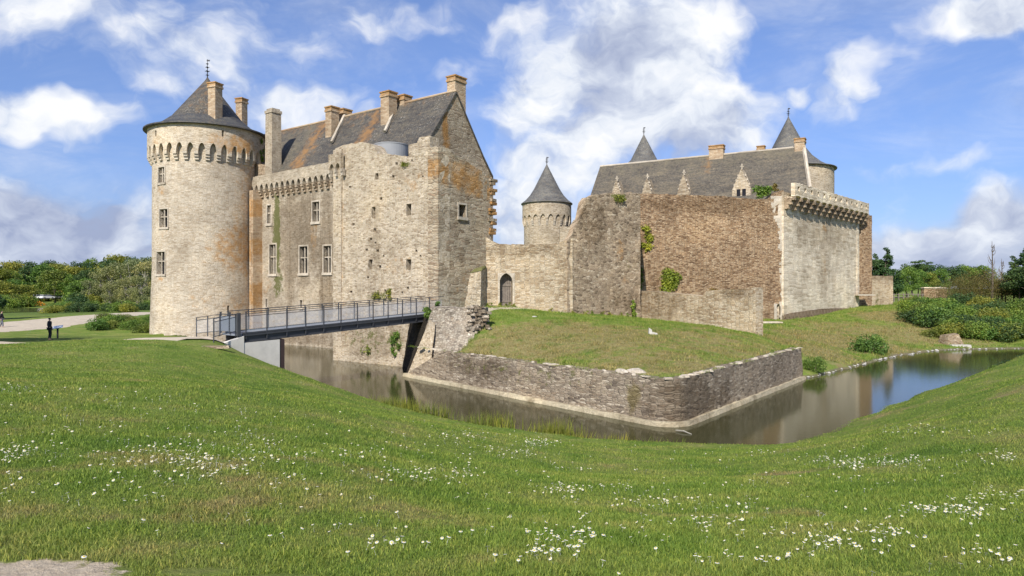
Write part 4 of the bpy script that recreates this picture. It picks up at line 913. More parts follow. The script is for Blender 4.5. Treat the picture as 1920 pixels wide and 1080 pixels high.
grid_wall('parapet', PP2, .1, PP2.L-.1, bot, lambda u: 17.35+.12*nz(u*1.8, 8, 0)+.07*nz(u*6, 8, 0), M['white'], wt, us_extra=ex, holes=ph, T=.45, du=.5, dv=.4, jit=.03, mask=lambda u, v: (0, .35, 0))
f = MB()
for h in ph: f.poly([PP2(h[0]-.01, h[2]-.01, .33), PP2(h[1]+.01, h[2]-.01, .29), PP2(h[1]+.01, h[3]+.01, .29), PP2(h[0]-.01, h[3]+.01, .29)])
f.build('loophole', M['void'], wt)
mb = MB(); q = PW2(Lw-.6, 0, -.6); mb.box((q.x, q.y, zpx(553, q.y)), (2.6, 1.5, .18), math.atan2(PW2.d.y, PW2.d.x)-.55); mb.build('spout', M['ashlar'], wt)
# battered foot
bf = MB()
def foot(u): return 2.9+.35*math.sin(u/Lw*3.1)
for i in range(24):
    ua, ub = Lw*i/24, Lw*(i+1)/24
    P1 = [PW2(ua, .3, -.65), PW2(ub, .3, -.65), PW2(ub, .3, .2), PW2(ua, .3, .2)]; za, zb = foot(ua), foot(ub)
    bf.hexa([tuple(p) for p in P1], [tuple(PW2(ua, za, -.06)), tuple(PW2(ub, zb, -.06)), tuple(PW2(ub, zb, .2)), tuple(PW2(ua, za, .2))], mask=(0, 1, 0))
bf.build('battered_foot', M['grey'], wt, merge=False)
# brown turret beyond and the low cream wall
tb = empty('stone_pier', (49, 95, 3), label='tall narrow brown stone pier against the right edge of the whitish square tower', cat='wall')
Pb3 = Plane(at(1603, 94.2), at(1635, 95.0)); grid_wall('wall', Pb3, 0, Pb3.L, 1.5, lambda u: zpx(403.5, 94.6)+.06*nz(u*3, 0, 0), M['brown'], tb, T=3.0, du=.4, dv=.5, jit=.06, mask=lambda u, v: (0, .9 if v > 15.2 else .1, 0))
tb2 = empty('wall_ruin', (52, 97, 3), label='short cream wall at the castle foot in front of the dark conifer', cat='wall')
Pb4 = Plane(at(1634, 95.4), at(1674.5, 96.5)); grid_wall('wall', Pb4, 0, Pb4.L, 1.5, lambda u: zpx(517.5, 96)+.08*nz(u*3, 0, 2), M['curtain'], tb2, T=1.0, du=.4, dv=.4, jit=.04, mask=lambda u, v: (0, .3+(.9 if v > 7.1 else 0), .5 if (abs(u-.8) < .4 and v < 5) else 0))
# ---------------------------------------------------------------- low ruined wall on the barbican
lw = empty('wall_ruin', (14, 55, 3), label='low ruined stone wall on the grassy barbican in front of the brown wall', cat='wall')
PL = Plane((10.6, 60.2), (17.85, 50.0))
pts = ppt(PL, [(1185, 545), (1225, 546), (1262, 550), (1300, 553), (1318, 556), (1320, 547), (1340, 544), (1395, 541), (1412, 540)])
mlw = mpx(PL, [(1, 1240, 568, 50, 36, 1.2), (1, 1380, 550, 40, 12, 1.1), (0, 1330, 590, 50, 30, .15), (2, 1370, 540, 16, 3, .8)])
grid_wall('wall', PL, 0, PL.L, 1.6, prof(pts, .05, 3, 3), M['curtain'], lw, T=.9, du=.35, dv=.35, mask=mlw, jit=.06)

# ---------------------------------------------------------------- right wing: roof and dormers
rw = empty('castle_wing', (25, 92, 3), label='right castle wing with the long grey brown slate roof and four pointed stone gablets', cat='castle wing')
RL, RR = Vector((13.2, 102.3)), Vector((37.6, 88.0)); EL, ER = Vector((10.9, 98.2)), Vector((36.3, 83.2)); zr = 24.0; ze = 18.0; nd = ((EL-RL)+(ER-RR))/2
def quad_roof(name, r0, r1, e0, e1, z0, z1, mat, parent, nu=40, nv=12, mask=None):
    mb = MB(); g = []
    Ls = math.hypot((e0-r0).length, z0-z1); Lu = (r1-r0).length
    for i in range(nu+1):
        row = []
        for j in range(nv+1):
            a, k = i/nu, j/nv; q = r0.lerp(r1, a).lerp(e0.lerp(e1, a), k); z = z0+(z1-z0)*k+.06*nz(a*6, k*2, 1); row.append(mb.vert((q.x, q.y, z), mask(a, k) if mask else (0, 0, 0)))
        g.append(row)
    for i in range(nu):
        for j in range(nv): mb.face([g[i][j], g[i+1][j], g[i+1][j+1], g[i][j+1]], [(i/nu*Lu, j/nv*Ls), ((i+1)/nu*Lu, j/nv*Ls), ((i+1)/nu*Lu, (j+1)/nv*Ls), (i/nu*Lu, (j+1)/nv*Ls)])
    return mb.build(name, mat, parent, fixn=False)
kk = 1.28; EL2, ER2 = RL+(EL-RL)*kk, RR+(ER-RR)*kk
def m2(a, k): return (max(0, .8-abs(a-.565)*26)*(k < .35), 0, max(.1, .55-k*1.1))
quad_roof('roof', RL, RR, EL2, ER2, zr, zr-(zr-ze)*kk, M['slate2'], rw, mask=m2)
quad_roof('roof', RL, RR, RL-(EL2-RL), RR-(ER2-RR), zr, zr-(zr-ze)*kk, M['slate2'], rw, mask=m2)
mb = MB(); mb.tube([(RL.x, RL.y, zr+.03), (RR.x, RR.y, zr+.03)], .14, 6); mb.build('ridge', M['ashlar'], rw)
def verge(r, e, pr, nm='gable_coping'):
    mb = MB(); z1 = zr-(zr-ze)*kk; mb.tube([(r.x, r.y, zr+.1), (e.x, e.y, z1+.1)], .24, 5); mb.build(nm, M['ashlar'], pr)
verge(RR, ER2, rw)
for (r, e) in ((RL, EL2), (RR, ER2)):
    o_ = 2*r-e; mb = MB(); z1 = zr-(zr-ze)*kk; mb.poly([(e.x, e.y, 3), (o_.x, o_.y, 3), (o_.x, o_.y, z1), (r.x, r.y, zr-.05), (e.x, e.y, z1)]); mb.build('gable', M['gable'], rw, fixn=False)
PE = Plane((EL2.x, EL2.y), (ER2.x, ER2.y)); z1 = zr-(zr-ze)*kk; grid_wall('wall', PE, .0, PE.L, 2.5, z1+.1, M['gable'], rw, T=.6, du=2, dv=2, jit=0)
PEb = Plane(tuple((2*RL-EL2)), tuple((2*RR-ER2))); grid_wall('rear_wall', PEb, .0, PEb.L, 2.5, z1+.1, M['gable'], rw, T=-.6, du=3, dv=3, jit=0)
PEa = Plane(tuple(EL), tuple(ER))
def gablet(px, ytop, ybot, wpx, win=False):
    u, z0 = PEa.uv(px, ybot); _, z1 = PEa.uv(px, ytop); Y = PEa.p.y+PEa.d.y*u; w = wpx/F*Y/ .86/2*.80
    o = MB(); zb = z0-1.5; P = PEa; dfr = -.35; zs = z0+(z1-z0)*(.28 if win else .06)
    def tri(d): return [P(u-w, zb, d), P(u+w, zb, d), P(u+w, zs, d), P(u+w*.55, zs+(z1-zs)*.45, d), P(u, z1, d), P(u-w*.55, zs+(z1-zs)*.45, d), P(u-w, zs, d)]
    a, b_ = tri(dfr), tri(1.6); o.poly(a, [(p.x, p.z) for p in a]); 
    for i in range(7): o.poly([a[i], a[(i+1) % 7], b_[(i+1) % 7], b_[i]])
    ob = o.build('dormer', M['gable'] if not win else M['cream'], rw)
    f = MB(); q = P(u, z1, dfr+.3); f.box((q.x, q.y, z1+.25), (.16, .16, .7)); f.box((q.x, q.y, z1+.25), (.42, .2, .14))
    for k in (.25, .5, .75):
        for s_ in (-1, 1): qq = P(u+s_*w*(1-k*.82), 0, dfr+.2); f.box((qq.x, qq.y, zs+(z1-zs)*k*.85+.12), (.2, .2, .24))
    f.build('crocket_trim', M['ashlar'], ob)
    if win:
        for s_ in (-1, 1):
            g_ = MB(); c = u+s_*w*.30; zb_ = z0+.15; ubox(g_, P, c-w*.2, c+w*.2, zb_, zb_+1.0, dfr-.03, dfr+.1); g_.build('window', M['glass'], ob)
gablet(1157, 338, 364, 18); gablet(1214, 334, 364, 20); gablet(1282.5, 327, 366, 26); gablet(1391, 316, 372, 36, True)
def rchim(px, pyt, w, d, off=0.0, ext=2.5):
    Pr = Plane(tuple(RL), tuple(RR)); u, z = Pr.uv(px, pyt); q = Pr(u, 0, off); return chimney(rw, (q.x, q.y), w, d, zr-ext, z, math.atan2(Pr.d.y, Pr.d.x))
rchim(1344, 273, 1.9, 1.0); rchim(1426, 273, .9, .8, .4); rchim(1500, 260, 1.2, 1.2, 0.1); rchim(1237, 297, .8, .8, 3)
# ---------------------------------------------------------------- three further towers
def cone_tower(x, y, Rb, z0, ze_, zt_, Re, lab, mat='cream', mach=None, fin=1.6, prof_=None):
    e = empty('round_tower', (x, y, 3), label=lab, cat='tower')
    P = Cyl((x, y), Rb); hl = math.pi*Rb
    grid_wall('wall', P, -hl, hl, z0, ze_ if not mach else mach[0]+.8, M[mat], e, T=.8, du=.7, dv=.9, jit=.015, closed=True, back=False, mask=lambda u, v: (.25 if abs(v-mach[0]+1.5) < 1.2 and abs(u-1) < .8 else 0, 0, 0) if mach else (0, 0, 0))
    if mach:
        zc, za, Rd, n_ = mach; PD = Cyl((x, y), Rd); hl = math.pi*Rd; bot, ex = machic_ring(e, PD, -hl, hl, n_, zc, za, ze_, Rd-Rb, Rb, M[mat], cw=.32, ch=.75, steps=3)
        grid_wall('parapet', PD, -hl, hl, bot, ze_+.05, M[mat], e, us_extra=ex, T=.3, du=.6, dv=.6, jit=.01, closed=True)
    pr = prof_ or [(0, zt_), (.15, zt_-.4), (Re*.50, ze_+(zt_-ze_)*.36), (Re*.66, ze_+(zt_-ze_)*.2), (Re*.85, ze_+(zt_-ze_)*.07), (Re, ze_), (Re, ze_-.14), (0, ze_-.05)]
    adopt(e, lathe('roof', x, y, pr, M['slate3'], None, 40, True)); adopt(e, finial(None, x, y, zt_-.1, fin*.8)); return e
cone_tower(5.35, 105, 3.5, 2.5, 18.75, 25.0, 3.95, 'small round tower with corbelled crown and slate cone, seen behind the low curtain wall', mach=(15.95, 16.8, 3.75, 20), fin=1.3)
zE = zpx(320, 104); cone_tower(42.1, 104, 6.35, 2.5, zE, zpx(217, 104), 6.75, 'tall slate cone whose cream round wall shows past the right end of the long roof', fin=1.6,
    prof_=[(0, zpx(217, 104)), (.15, zpx(222, 104)), (2.5, zpx(280, 104)), (3.4, zpx(295, 104)), (4.6, zpx(308, 104)), (5.8, zpx(317, 104)), (6.75, zE), (6.75, zE-.14), (0, zE-.05)])
cone_tower(22.3, 115.5, 4.2, 2.5, 25.6, zpx(250, 115.5), 4.6, 'slate cone rising behind the long roof near its left end, no walls showing', fin=1.4,
    prof_=[(0, zpx(250, 115.5)), (.12, zpx(254, 115.5)), (2.2, zpx(300, 115.5)), (3.1, 26.6), (4.6, 25.6), (4.6, 25.45), (0, 25.5)])
yw = empty('rampart', (9.5, 100, 3), label='small bit of wall between the small round tower and the ruined grey wall', cat='wall')
Py = Plane(at(1050, 99), at(1120, 99)); grid_wall('wall', Py, 0, Py.L, 2.5, lambda u: zpx(412, 99)+(-1.0 if u < 1.5 else 0), M['cream'], yw, T=1, du=.7, dv=.9, jit=.03)

# ============================================================ barbican walls
class PolyP:
    def __init__(s, pts, batter=0.06, zb=2.0):
        s.p = [Vector(p) for p in pts]; s.s = [0]
        for a, b_ in zip(s.p, s.p[1:]): s.s.append(s.s[-1]+(b_-a).length)
        s.L = s.s[-1]; s.b = batter; s.zb = zb; s.nr = []
        for i in range(len(s.p)):
            d = (s.p[min(i+1, len(s.p)-1)]-s.p[max(i-1, 0)]).normalized(); s.nr.append(Vector((-d.y, d.x)))
        s.n0 = s.nr
    def __call__(s, u, v, d):
        u = min(max(u, 0), s.L); k = 0
        while k < len(s.s)-2 and s.s[k+1] < u: k += 1
        f = (u-s.s[k])/(s.s[k+1]-s.s[k]); q = s.p[k].lerp(s.p[k+1], f); n = s.nr[k].lerp(s.nr[k+1], f).normalized()
        q = q+n*(d-s.b*max(0, s.zb-v)); return Vector((q.x, q.y, v))
    def uv(s, px, py):
        r = (px-960)/F; best = None
        for k in range(len(s.p)-1):
            a, b_ = s.p[k], s.p[k+1]; e = b_-a; t_ = (r*a.y-a.x)/(e.x-r*e.y)
            if -0.001 <= t_ <= 1.001: best = (s.s[k]+t_*e.length, a.y+e.y*t_)
        u, Y = best if best else (0, s.p[0].y); return u, EYE+(540-py)/F*Y
rb = empty('moat_rampart', (6.7, 29, 0), label='dark stone moat wall with a pale foot holding up the grassy barbican', cat='wall')
Lf, Rt, Cc = Vector(BL), Vector(BR), Vector(BC); d1 = (Lf-Cc).normalized(); d2 = (Rt-Cc).normalized(); cr = 1.3; arc_ = []
for i in range(9):
    k = i/8; a = Cc+d1*cr; b_ = Cc+d2*cr; arc_.append((a*(1-k)**2+Cc*2*k*(1-k)+b_*k*k))
PQw = PolyP([Lf+Vector((.25, .1))]+arc_+[Rt], .07, 2.0)
mq = mpx(PQw, [(1, 1270, 760, 60, 60, .8), (0, 1190, 745, 16, 32, 1.2), (2, 1000, 700, 250, 30, .35), (1, 900, 690, 90, 20, .5), (1, 1060, 790, 200, 30, .5), (1, 1330, 745, 40, 40, .5)])
grid_wall('wall', PQw, 0, PQw.L, -1.3, lambda u: min(1.97, .1+u*.42)+.035*nz(u*3, 0, 0)+.03*nz(u*9, 0, 0)-(.12 if 12.5 < u < 14.5 else 0), M['quay'], rb, T=.6, du=.22, dv=.3, mask=mq, jit=.035)
grid_wall('foot', PQw, 0, PQw.L, -1.2, lambda u: .24+.04*nz(u*1.5, 1, 0), M['quayfoot'], rb, T=.3, du=.3, dv=.2, jit=.02) if False else None
PQf = lambda u, v, d: PQw(u, v, d-.13-.25*max(0, .3-v)); grid_wall('foot', PQf, 0, PQw.L, -1.2, lambda u: .20+.07*nz(u*1.1, 1, 0), M['quayfoot'], rb, T=.18, du=.3, dv=.12, jit=.025)
mb = MB(); rr = random.Random(5)
for i in range(150):   # pale coping stones on the lip
    u = rr.uniform(0, PQw.L)
    if rr.random() < .35 or (PQw.L*.52 < u < PQw.L*.62): q = PQw(u, 1.98, rr.uniform(.05, .3)); mb.box((q.x, q.y, 1.99), (rr.uniform(.15, .45), rr.uniform(.12, .3), rr.uniform(.03, .08)), rr.uniform(0, 3), taper=.8)
mb.build('coping_edging', M['ashlar'], rb, merge=False)
ab = empty('bridge_abutment', (-4, 46, 2), label='cracked grey stone mass carrying the castle end of the footbridge', cat='abutment')
def patch(name, c00, c10, c11, c01, nu, nv, mat, parent, jit=.1, mask=(0, 0, 0), mf=None):
    mb = MB(); c = [Vector(x) for x in (c00, c10, c11, c01)]; g = []; nn = (c[1]-c[0]).cross(c[3]-c[0]).normalized(); Lu = (c[1]-c[0]).length; Lv = (c[3]-c[0]).length
    for i in range(nu+1):
        row = []
        for j in range(nv+1):
            a, b_ = i/nu, j/nv; q = c[0].lerp(c[1], a).lerp(c[3].lerp(c[2], a), b_)
            q = q+nn*jit*(nz(q.x*1.3, q.y*1.3, q.z*1.3)+.6*nz(q.x*4, q.y*4, q.z*4)); row.append(mb.vert(q, mf(a, b_) if mf else mask))
        g.append(row)
    for i in range(nu):
        for j in range(nv): mb.face([g[i][j], g[i+1][j], g[i+1][j+1], g[i][j+1]], [(i/nu*Lu, j/nv*Lv), ((i+1)/nu*Lu, j/nv*Lv), ((i+1)/nu*Lu, (j+1)/nv*Lv), (i/nu*Lu, (j+1)/nv*Lv)])
    return mb, g
def addp(mbs, name, mat, parent):
    mb = MB()
    for m_, _ in mbs:
        o = len(mb.v); mb.v += m_.v; mb.m += m_.m; mb.f += [tuple(i+o for i in f) for f in m_.f]; mb.uv += m_.uv; mb.mi += m_.mi
    return mb.build(name, mat, parent)
tlf, trf, trb, tlb = (-5.2, 44.6, 4.5), (-1.75, 45.2, 4.5), (-1.65, 46.6, 4.5), (-5.3, 46.0, 4.5)
ps = [patch('f', (-7.0, 45.0, -1), (-3.3, 40.55, -1), trf, tlf, 30, 26, None, None, .12), patch('t', tlf, trf, trb, tlb, 14, 6, None, None, .12),
      patch('r', (-3.2, 40.8, 0), (-1.6, 47, 0), trb, trf, 10, 12, None, None, .16),
      patch('k', tlf, tlb, (-5.4, 46, 3.2), (-5.25, 44.6, 3.9), 5, 4, None, None, .1), patch('b', tlb, trb, (-1.7, 46.8, 2.5), (-5.4, 46.3, 2.5), 8, 6, None, None, .12)]
addp(ps, 'masonry', M['quay2'], ab)
addp([patch('e', (-8.15, 49.9, -1), (-7.1, 44.95, -1), (-5.25, 44.62, 4.0), (-7.3, 49.0, 3.75), 12, 12, None, None, .05)], 'shadowed_face', M['shadowed'], ab)  # end face coloured near black to stand for shade below the deck
addp([patch('s', (-7.3, 44.98, -.9), (-5.30, 42.75, -.9), (-5.0, 44.5, 3.5), (-5.38, 44.5, 3.75), 8, 14, None, None, .03)], 'facing', M['cream'], ab)
mb = MB(); rr = random.Random(8)
for i in range(46):
    x, z = rr.uniform(-2.9, -1.5), rr.uniform(3.1, 4.6); y = 44.98+(4.5-z)*-.6+rr.uniform(-.22, .2)
    mb.box((x, y, z), (rr.uniform(.15, .5), rr.uniform(.2, .5), rr.uniform(.1, .28)), rr.uniform(-1.5, 1.5), taper=rr.uniform(.5, .95), mask=(0, rr.choice([0, .8]), 0))
mb.build('loose_masonry', M['quay2'], ab, merge=False)

# ============================================================ footbridge
Lb, Rb_ = Vector((-14.2, 36.0, 3.38)), Vector((-5.45, 46.75, 4.02)); bd = (Rb_-Lb); BLn = bd.length; bd.normalize(); side = Vector((-bd.y, bd.x, 0)).normalized(); Wd = 1.75
fb = empty('footbridge', tuple(Lb), label='blue grey steel footbridge with wire net railings crossing the moat', cat='bridge')
def bp(s, w, h): return Lb+bd*s+side*w+Vector((0, 0, h))
def beam(mb, s0, s1, w0, w1, h0, h1):
    mb.hexa([bp(s0, w0, h0), bp(s1, w0, h0), bp(s1, w1, h0), bp(s0, w1, h0)], [bp(s0, w0, h1), bp(s1, w0, h1), bp(s1, w1, h1), bp(s0, w1, h1)])
XT = BLn+1.0
for w_, sg in ((0, 1), (Wd, -1)):
    mb = MB(); beam(mb, 0, XT, w_, w_+.03*sg, -.42, .02); beam(mb, 0, XT, w_-.09*sg, w_, -.46, -.42); beam(mb, 0, XT, w_-.07*sg, w_+.02*sg, -.02, .06)
    beam(mb, .0, XT, w_-.10*sg, w_-.01*sg, -.13, -.04); mb.build('girder', M['steel'], fb, merge=False)
mb = MB(); beam(mb, -.2, XT, .03, Wd-.03, -.10, .0); mb.build('deck', M['steel_l'], fb)
npost = 12; sp0 = BLn/(npost-.6)
for side_w, sg in ((-.06, -1), (Wd+.06, 1)):
    for i in range(npost):
        s_ = .15+sp0*i; mb = MB(); beam(mb, s_-.02, s_+.02, side_w-.03, side_w+.03, -.36, 1.16); mb.build('post', M['steel'], fb)
    mb = MB(); mb.tube([bp(.1, side_w, 1.15), bp(XT, side_w, 1.15)], .022, 6); mb.build('top_rail', M['steel'], fb)
    mb = MB(); mb.tube([bp(.1, side_w, .92), bp(XT, side_w, .92)], .016, 6); mb.build('hand_rail', M['steel'], fb)
    for i in range(npost):
        s0_, s1_ = .19+sp0*i, .11+sp0*(i+1); mb = MB(); q = [bp(s0_, side_w, .10), bp(s1_, side_w, .10), bp(s1_, side_w, .90), bp(s0_, side_w, .90)]
        mb.poly(q, [(s0_, 0), (s1_, 0), (s1_, .8), (s0_, .8)]); mb.build('net_panel', M['net'], fb, fixn=False)
# gate across the entrance and splayed railings
for w_ in (-.06, .85, Wd+.06):
    mb = MB(); beam(mb, -.34, -.18, w_-.07, w_+.07, -.1, 1.12) if w_ < .5 else beam(mb, -.30, -.22, w_-.04, w_+.04, 0, 1.15); mb.build('gate_post', M['steel'], fb)
for (a, b_) in ((.05, .78), (.93, Wd)):
    mb = MB(); beam(mb, -.28, -.25, a, b_, .12, .92); mb.build('gate_panel', M['steel_l'], fb)
    mb = MB(); beam(mb, -.29, -.24, a, b_, 1.0, 1.05); mb.build('gate_rail', M['steel'], fb)
def splay(p0, p1, z0, z1, n=2):
    p0, p1 = Vector((*p0, z0)), Vector((*p1, z1)); mb = MB()
    for i in range(n+1):
        q = p0.lerp(p1, i/n); g_ = MB(); g_.box((q.x, q.y, q.z+.5), (.05, .05, 1.2)); g_.build('post', M['steel'], fb)
    for h in (.18, .92, 1.08): mb = MB(); mb.tube([p0+Vector((0, 0, h)), p1+Vector((0, 0, h))], .018, 6); mb.build('rail', M['steel'], fb)
    mb = MB(); L_ = (p1-p0).length; mb.poly([p0+Vector((0, 0, .2)), p1+Vector((0, 0, .2)), p1+Vector((0, 0, .9)), p0+Vector((0, 0, .9))], [(0, 0), (L_, 0), (L_, .7), (0, .7)]); mb.build('net_panel', M['net'], fb, fixn=False)
splay((-14.45, 35.7), (-14.9, 34.1), 3.36, 3.18, 1); splay((-15.8, 36.9), (-18.3, 39.6), 3.3, 3.0, 2)
mb = MB()
def cb(s, w, z): q = Lb+bd*s+side*w; return (q.x, q.y, z)
mb.hexa([cb(-.8, -.14, 1), cb(2.1, -.14, -1), cb(2.1, Wd-.1, -1), cb(-.8, Wd-.1, 1)], [cb(-.8, -.14, 2.88), cb(2.1, -.14, 2.97), cb(2.1, Wd-.1, 2.97), cb(-.8, Wd-.1, 2.88)])
mb.hexa([cb(-1.1, -.17, 2), cb(-.02, -.17, 2), cb(-.02, .11, 2), cb(-1.1, .11, 2)], [cb(-1.1, -.17, 2.98), cb(-.02, -.17, 3.26), cb(-.02, .11, 3.26), cb(-1.1, .11, 2.98)])
mb.build('concrete_abutment', M['concrete'], fb)
mb = MB(); mb.hexa([cb(2.12, -.1, -1), cb(2.42, -.1, -1), cb(2.42, Wd, -1), cb(2.12, Wd, -1)], [cb(2.12, -.1, 2.96), cb(2.42, -.1, 2.97), cb(2.42, Wd, 3.05), cb(2.12, Wd, 3.03)]); mb.build('pier', M['rust'], fb)
# kerb slab beside the entrance
def slab(px, py, size, mat, label, cat, name, rz=0.0, lift=0.0):
    g_ = ground_px(px, py); mb = MB(); mb.box((0, 0, size[2]/2), size, 0, .96)
    o = mb.build(name, mat, None, loc=(g_[0], g_[1], g_[2]+lift)); o.rotation_euler.z = rz; return tag(o, label, cat)
slab(392, 651, (1.9, .3, .12), M['grey'], 'dark stone kerb lying in the grass edge just left of the footbridge entrance', 'kerb', 'kerb_stone', .15, -.07)
slab(1441, 605, (2.6, 1.2, .14), M['ashlar'], 'flat grey stone landing before the small pointed door of the brown wall', 'landing', 'stone_landing', .1, -.02)

# white carved stones on the barbican lawn
def rockm(name, size, seed, mat, sub=2, rough=.25):
    bm = bmesh.new(); bmesh.ops.create_icosphere(bm, subdivisions=sub, radius=1)
    for v in bm.verts:
        n = 1+rough*nz(v.co.x*1.6+seed, v.co.y*1.6, v.co.z*1.6)+rough*.5*nz(v.co.x*4+seed, v.co.y*4, v.co.z*4)
        v.co = Vector((v.co.x*size[0]/2*n, v.co.y*size[1]/2*n, max(-.3, v.co.z)*size[2]/2*n))
    me = bpy.data.meshes.new(name); bm.to_mesh(me); bm.free(); me.materials.append(mat); u = me.uv_layers.new(name='UVMap')
    for l in me.loops: c = me.vertices[l.vertex_index].co; u.data[l.index].uv = (c.x+c.y, c.z+c.y*.4)
    o = bpy.data.objects.new(name, me); COL.objects.link(o); return o
def rock(px, py, size, seed, mat, label, group=None, name='stone', cat='stone'):
    g_ = ground_px(px, py); o = rockm(name, size, seed, mat); o.location = (g_[0], g_[1], g_[2]-.02); o.rotation_euler.z = seed; return tag(o, label, cat, group)
g_ = ground_px(1222, 626); mb = MB()
mb.hexa([(-.32, -.2, 0), (.02, -.2, 0), (.02, .2, 0), (-.32, .2, 0)], [(-.28, -.17, .5), (-.02, -.17, .36), (-.02, .17, .36), (-.28, .17, .5)]); mb.hexa([(.0, -.24, 0), (.55, -.2, 0), (.55, .2, 0), (.0, .24, 0)], [(.02, -.22, .2), (.5, -.17, .1), (.5, .17, .1), (.02, .22, .2)])
o = mb.build('broken_stone', M['whitestone'], None, loc=(g_[0], g_[1], g_[2]-.03)); o.scale = (.62, .62, .8); tag(o, 'white broken L shaped stone standing on the barbican grass before the low ruined wall', 'stone')
rock(1193, 697, (1.0, .8, .34), 2.2, M['ashlar'], 'pale flaking boulder on the lip of the moat wall left of its corner')
rock(1165, 699, (.8, .5, .3), 5.1, M['ashlar'], 'small flat grey stone at the left foot of the flaking boulder')
rock(912, 604, (.7, .4, .15), 1.1, M['whitestone'], 'thin white stone in the grass at the right end of the cracked abutment')
rock(1002, 594, (.35, .3, .12), 3.3, M['whitestone'], 'little white stone in the grass at the foot of the low curtain wall')
# drifting plank at the corner
mb = MB(); mb.tube([(-.35, 0, .02), (0, .03, .05), (.42, .0, -.01)], [.03, .035, .02], 6); o = mb.build('driftwood', M['palebark'], None, loc=(6.85, 27.35, .02)); o.rotation_euler.z = -.9; tag(o, 'pale stick floating at the foot of the moat wall corner', 'driftwood')
# white waterline stones on the far shore
sp_pts = [(1512, 708), (1530, 704), (1545, 702), (1562, 698), (1578, 694), (1596, 689), (1612, 683), (1622, 679), (1640, 677), (1690, 668), (1706, 665), (1722, 662), (1740, 659), (1756, 657), (1775, 656), (1855, 655), (1872, 655), (1890, 655), (1908, 655)]
r0 = None; rr = random.Random(21)
shore = [(19.6, 44.2)]+[p for p in FAR[::-1]]+[]
L_ = []; fr_ = [Vector(p) for p in FAR[::-1]]
for a, b_ in zip(fr_, fr_[1:]):
    n = int((b_-a).length/.42)
    for i in range(n): L_.append(a.lerp(b_, i/n))
cnt = 0
for q in L_:
    if q.x > 62 or rr.random() < .12: continue
    if r0 is None: o = rockm('shore_stone', (.5, .4, .34), 1.7, M['whitestone'], 1, .3); r0 = o
    else: o = r0.copy(); COL.objects.link(o)
    s_ = rr.uniform(.22, .75); o.scale = (s_*rr.uniform(.8, 1.5), s_, s_*rr.uniform(.4, .9)); o.location = (q.x+rr.uniform(-.25, .25), q.y+rr.uniform(-.3, .3), .04); o.rotation_euler.z = rr.uniform(0, 6)
    tag(o, 'one of the small white stones lining the far waterline below the grass slope', 'stone', 'white stones along the far waterline'); cnt += 1
# ruined stone block on the right bank
rx_ = empty('stone_block', (42.6, 65.6, 0), label='pale ruined stone block at the water edge below the bushy right bank', cat='ruin')
mb = MB(); mb.hexa([(41.6, 65.3, -.5), (43.6, 65.2, -.5), (43.9, 66.8, -.5), (41.4, 66.8, -.5)], [(42.0, 65.7, 1.2), (43.0, 65.7, 1.35), (43.3, 66.8, 1.4), (41.9, 66.8, 1.2)], mask=(0, .9, .2)); mb.build('masonry', M['curtain'], rx_)
mb = MB(); mb.box((42.7, 65.05, .15), (2.0, .5, .5), 0, .9); mb.build('base', M['whitestone'], rx_)
# ============================================================ vegetation
def leaf_mesh(name, lobes, n, size, mat, aspect=.7, inner=.55, flat=0.0):
    lob = np.array(lobes, float); vol = (lob[:, 3]*lob[:, 4]*lob[:, 5])**.72; k = rng.choice(len(lob), n, p=vol/vol.sum()); L = lob[k]
    d = rng.normal(size=(n, 3)); d /= np.linalg.norm(d, axis=1)[:, None]; r = inner+(1-inner)*rng.random(n)**.6
    c = L[:, :3]+d*L[:, 3:6]*r[:, None]*(1+.12*rng.normal(size=(n, 1)))
    nrm = d*.6+rng.normal(size=(n, 3))*.6; nrm[:, 2] += .25+flat*3; nrm /= np.linalg.norm(nrm, axis=1)[:, None]
    up = rng.normal(size=(n, 3)); a = np.cross(nrm, up); a /= np.linalg.norm(a, axis=1)[:, None]; b_ = np.cross(nrm, a)
    s = size*(.6+.8*rng.random(n))[:, None]; V = np.stack([c-a*s*.5, c-b_*s*aspect*.5, c+a*s*.5, c+b_*s*aspect*.5], 1).reshape(-1, 3)
    me = fast_mesh(name, V, np.arange(n*4).reshape(n, 4)); me.materials.append(mat); return me
def obj(name, me, parent=None):
    o = bpy.data.objects.new(name, me); COL.objects.link(o); o.parent = parent; return o
def make_lobes(h, r, seed, nl, z0=.25, kind='round'):
    g = random.Random(seed); out = []
    for i in range(nl):
        k = (i+.5)/nl; z = h*(z0+(1-z0)*(.12+.80*g.random())); tt = (z/h-z0)/(1-z0)
        w = r*(math.sin(math.pi*min(1, max(.08, tt*.82+.16)))**.7 if kind == 'round' else (1.05-tt) if kind == 'cone' else .9)
        a = g.uniform(0, 6.28); q = w*g.random()**.5*.85; s = r*g.uniform(.26, .46)*(1 if kind != 'cone' else max(.35, 1.2-tt))
        out.append((q*math.cos(a), q*math.sin(a), z, s, s, s*(.75 if kind != 'flat' else .28)))
    return out
